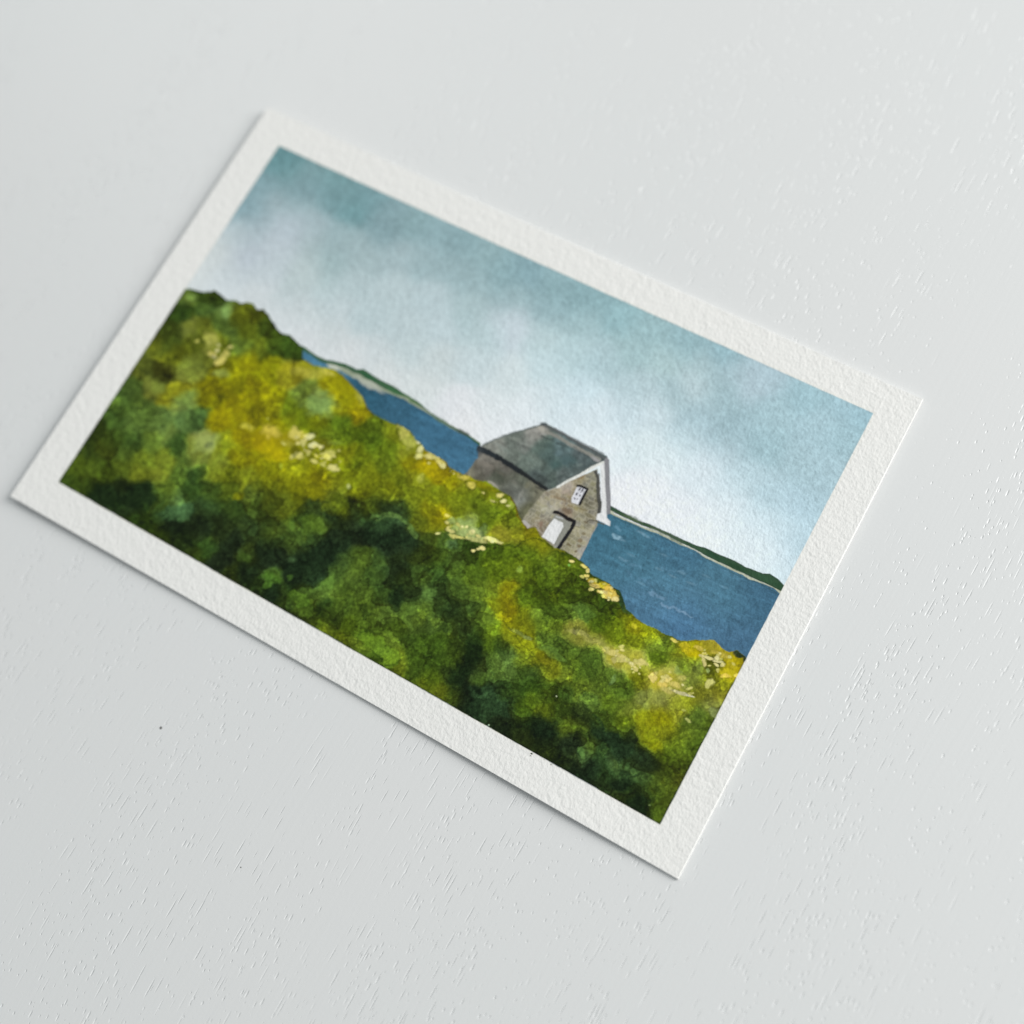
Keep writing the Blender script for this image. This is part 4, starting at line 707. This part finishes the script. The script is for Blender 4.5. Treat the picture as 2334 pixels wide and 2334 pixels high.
# grain runs nearly along the table's y, bending gently
warp = N(nt, 'ShaderNodeTexNoise', {'Vector': tc.outputs['Object'], 'Scale': 9.0, 'Detail': .5})
wv = N(nt, 'ShaderNodeVectorMath', {0: warp.outputs['Color'], 1: (.5, .5, .5)}, operation='SUBTRACT')
wv2 = N(nt, 'ShaderNodeVectorMath', {0: wv.outputs[0], 1: (.014, 0, 0)}, operation='MULTIPLY')
wp = N(nt, 'ShaderNodeVectorMath', {0: tc.outputs['Object'], 1: wv2.outputs[0]}, operation='ADD')


def pores(scale, stretch, rad, keep_lo, seed, mask_scale, m_lo, m_hi, rot=GRAIN if 'GRAIN' in globals() else .0):
    mp = N(nt, 'ShaderNodeMapping', {'Vector': wp.outputs[0], 'Location': (seed, seed * .37, 0), 'Rotation': (0, 0, rot), 'Scale': (scale, scale / stretch, 1)})
    vo = N(nt, 'ShaderNodeTexVoronoi', {'Vector': mp.outputs[0], 'Scale': 1.0, 'Randomness': 1.0}, voronoi_dimensions='2D')
    sp = N(nt, 'ShaderNodeSeparateColor', {0: vo.outputs['Color']})
    # only some cells hold a pore, each with its own size
    rr = N(nt, 'ShaderNodeMapRange', {'Value': sp.outputs[0], 'From Min': keep_lo, 'From Max': 1.0, 'To Min': 0.0, 'To Max': rad})
    df = N(nt, 'ShaderNodeMath', {0: rr.outputs[0], 1: vo.outputs['Distance']}, operation='SUBTRACT')
    pit = N(nt, 'ShaderNodeMapRange', {'Value': df.outputs[0], 'From Min': -.02, 'From Max': rad * .7, 'To Min': 0.0, 'To Max': 1.0}, interpolation_type='SMOOTHSTEP')
    mpm = N(nt, 'ShaderNodeMapping', {'Vector': wp.outputs[0], 'Location': (seed * 2.1, 1.3, 0), 'Rotation': (0, 0, rot), 'Scale': (mask_scale, mask_scale / 5, 1)})
    mn = N(nt, 'ShaderNodeTexNoise', {'Vector': mpm.outputs[0], 'Scale': 1.0, 'Detail': 2.0}, noise_dimensions='2D')
    ms = N(nt, 'ShaderNodeMapRange', {'Value': mn.outputs['Fac'], 'From Min': m_lo, 'From Max': m_hi})
    return N(nt, 'ShaderNodeMath', {0: pit.outputs[0], 1: ms.outputs[0]}, operation='MULTIPLY').outputs[0]


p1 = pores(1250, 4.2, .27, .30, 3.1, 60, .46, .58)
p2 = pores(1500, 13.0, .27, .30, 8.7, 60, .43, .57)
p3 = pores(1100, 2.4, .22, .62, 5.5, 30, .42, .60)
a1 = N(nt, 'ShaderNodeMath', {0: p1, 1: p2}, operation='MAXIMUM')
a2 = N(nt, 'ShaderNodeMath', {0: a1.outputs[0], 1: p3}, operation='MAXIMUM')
peel = N(nt, 'ShaderNodeTexNoise', {'Vector': tc.outputs['Object'], 'Scale': 1500.0, 'Detail': 1.5})
pl = N(nt, 'ShaderNodeMath', {0: peel.outputs['Fac'], 1: .10}, operation='MULTIPLY')
gm = N(nt, 'ShaderNodeMapping', {'Vector': wp.outputs[0], 'Scale': (950, 26, 1)})
gn = N(nt, 'ShaderNodeTexNoise', {'Vector': gm.outputs[0], 'Scale': 1.0, 'Detail': 3.0, 'Roughness': .6}, noise_dimensions='2D')
gl = N(nt, 'ShaderNodeMath', {0: gn.outputs['Fac'], 1: .16, 2: pl.outputs[0]}, operation='MULTIPLY_ADD')
hgt = N(nt, 'ShaderNodeMath', {0: gl.outputs[0], 1: a2.outputs[0]}, operation='SUBTRACT')
bp = N(nt, 'ShaderNodeBump', {'Height': hgt.outputs[0], 'Strength': .9, 'Distance': .00010})
nt.links.new(bp.outputs[0], bs.inputs['Normal'])
# bright glints of the pore walls, painted in as a whiter base colour
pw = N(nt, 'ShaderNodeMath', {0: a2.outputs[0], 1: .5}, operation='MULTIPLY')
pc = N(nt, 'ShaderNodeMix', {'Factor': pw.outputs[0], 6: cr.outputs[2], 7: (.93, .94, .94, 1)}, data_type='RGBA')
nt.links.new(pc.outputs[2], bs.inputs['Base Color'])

L = .62
tv = np.array([(x, y, z) for z in (0, -.025) for x, y in ((-.50, -.45), (.62, -.45), (.62, .60), (-.50, .60))])
tf = np.array([(0, 1, 2, 3), (7, 6, 5, 4), (0, 4, 5, 1), (1, 5, 6, 2), (2, 6, 7, 3), (3, 7, 4, 0)])
tag(mesh_obj('tabletop', tv, tf, tab_mat, smooth=False), kind='structure', label='white painted wood tabletop with open grain')

# ============================================================ two dark specks lying on the table
speck_mat, nt, bs = new_mat('dark_grit')
nz = N(nt, 'ShaderNodeTexNoise', {'Scale': 4000.0})
mx = N(nt, 'ShaderNodeMix', {'Factor': nz.outputs['Fac'], 6: (.08, .08, .08, 1), 7: (.2, .2, .19, 1)}, data_type='RGBA')
nt.links.new(mx.outputs[2], bs.inputs['Base Color'])


def speck(px, py, r, label):
    x, y = plane_point(px, py, 0)
    rs = np.random.RandomState(int(px)); V = []; Fc = []
    nr, ns = 5, 12
    for i in range(nr):
        th = math.pi / 2 * i / (nr - 1)
        for j in range(ns):
            k = r * (1 + .18 * (rs.rand() - .5))
            V.append((math.cos(2 * math.pi * j / ns) * math.cos(th) * k, math.sin(2 * math.pi * j / ns) * math.cos(th) * k, math.sin(th) * k * .5))
    for i in range(nr - 1):
        for j in range(ns): Fc.append((i * ns + j, i * ns + (j + 1) % ns, (i + 1) * ns + (j + 1) % ns, (i + 1) * ns + j))
    o = mesh_obj('dust_speck', np.array(V), np.array(Fc), speck_mat)
    o.location = (x, y, 0)
    tag(o, label, 'speck', 'dark specks of grit on the tabletop')


speck(367, 1659, .00027, 'larger dark grey speck on the white tabletop, left below the painting')
speck(549, 1977, .00013, 'tiny dark speck on the white tabletop, below the larger speck')
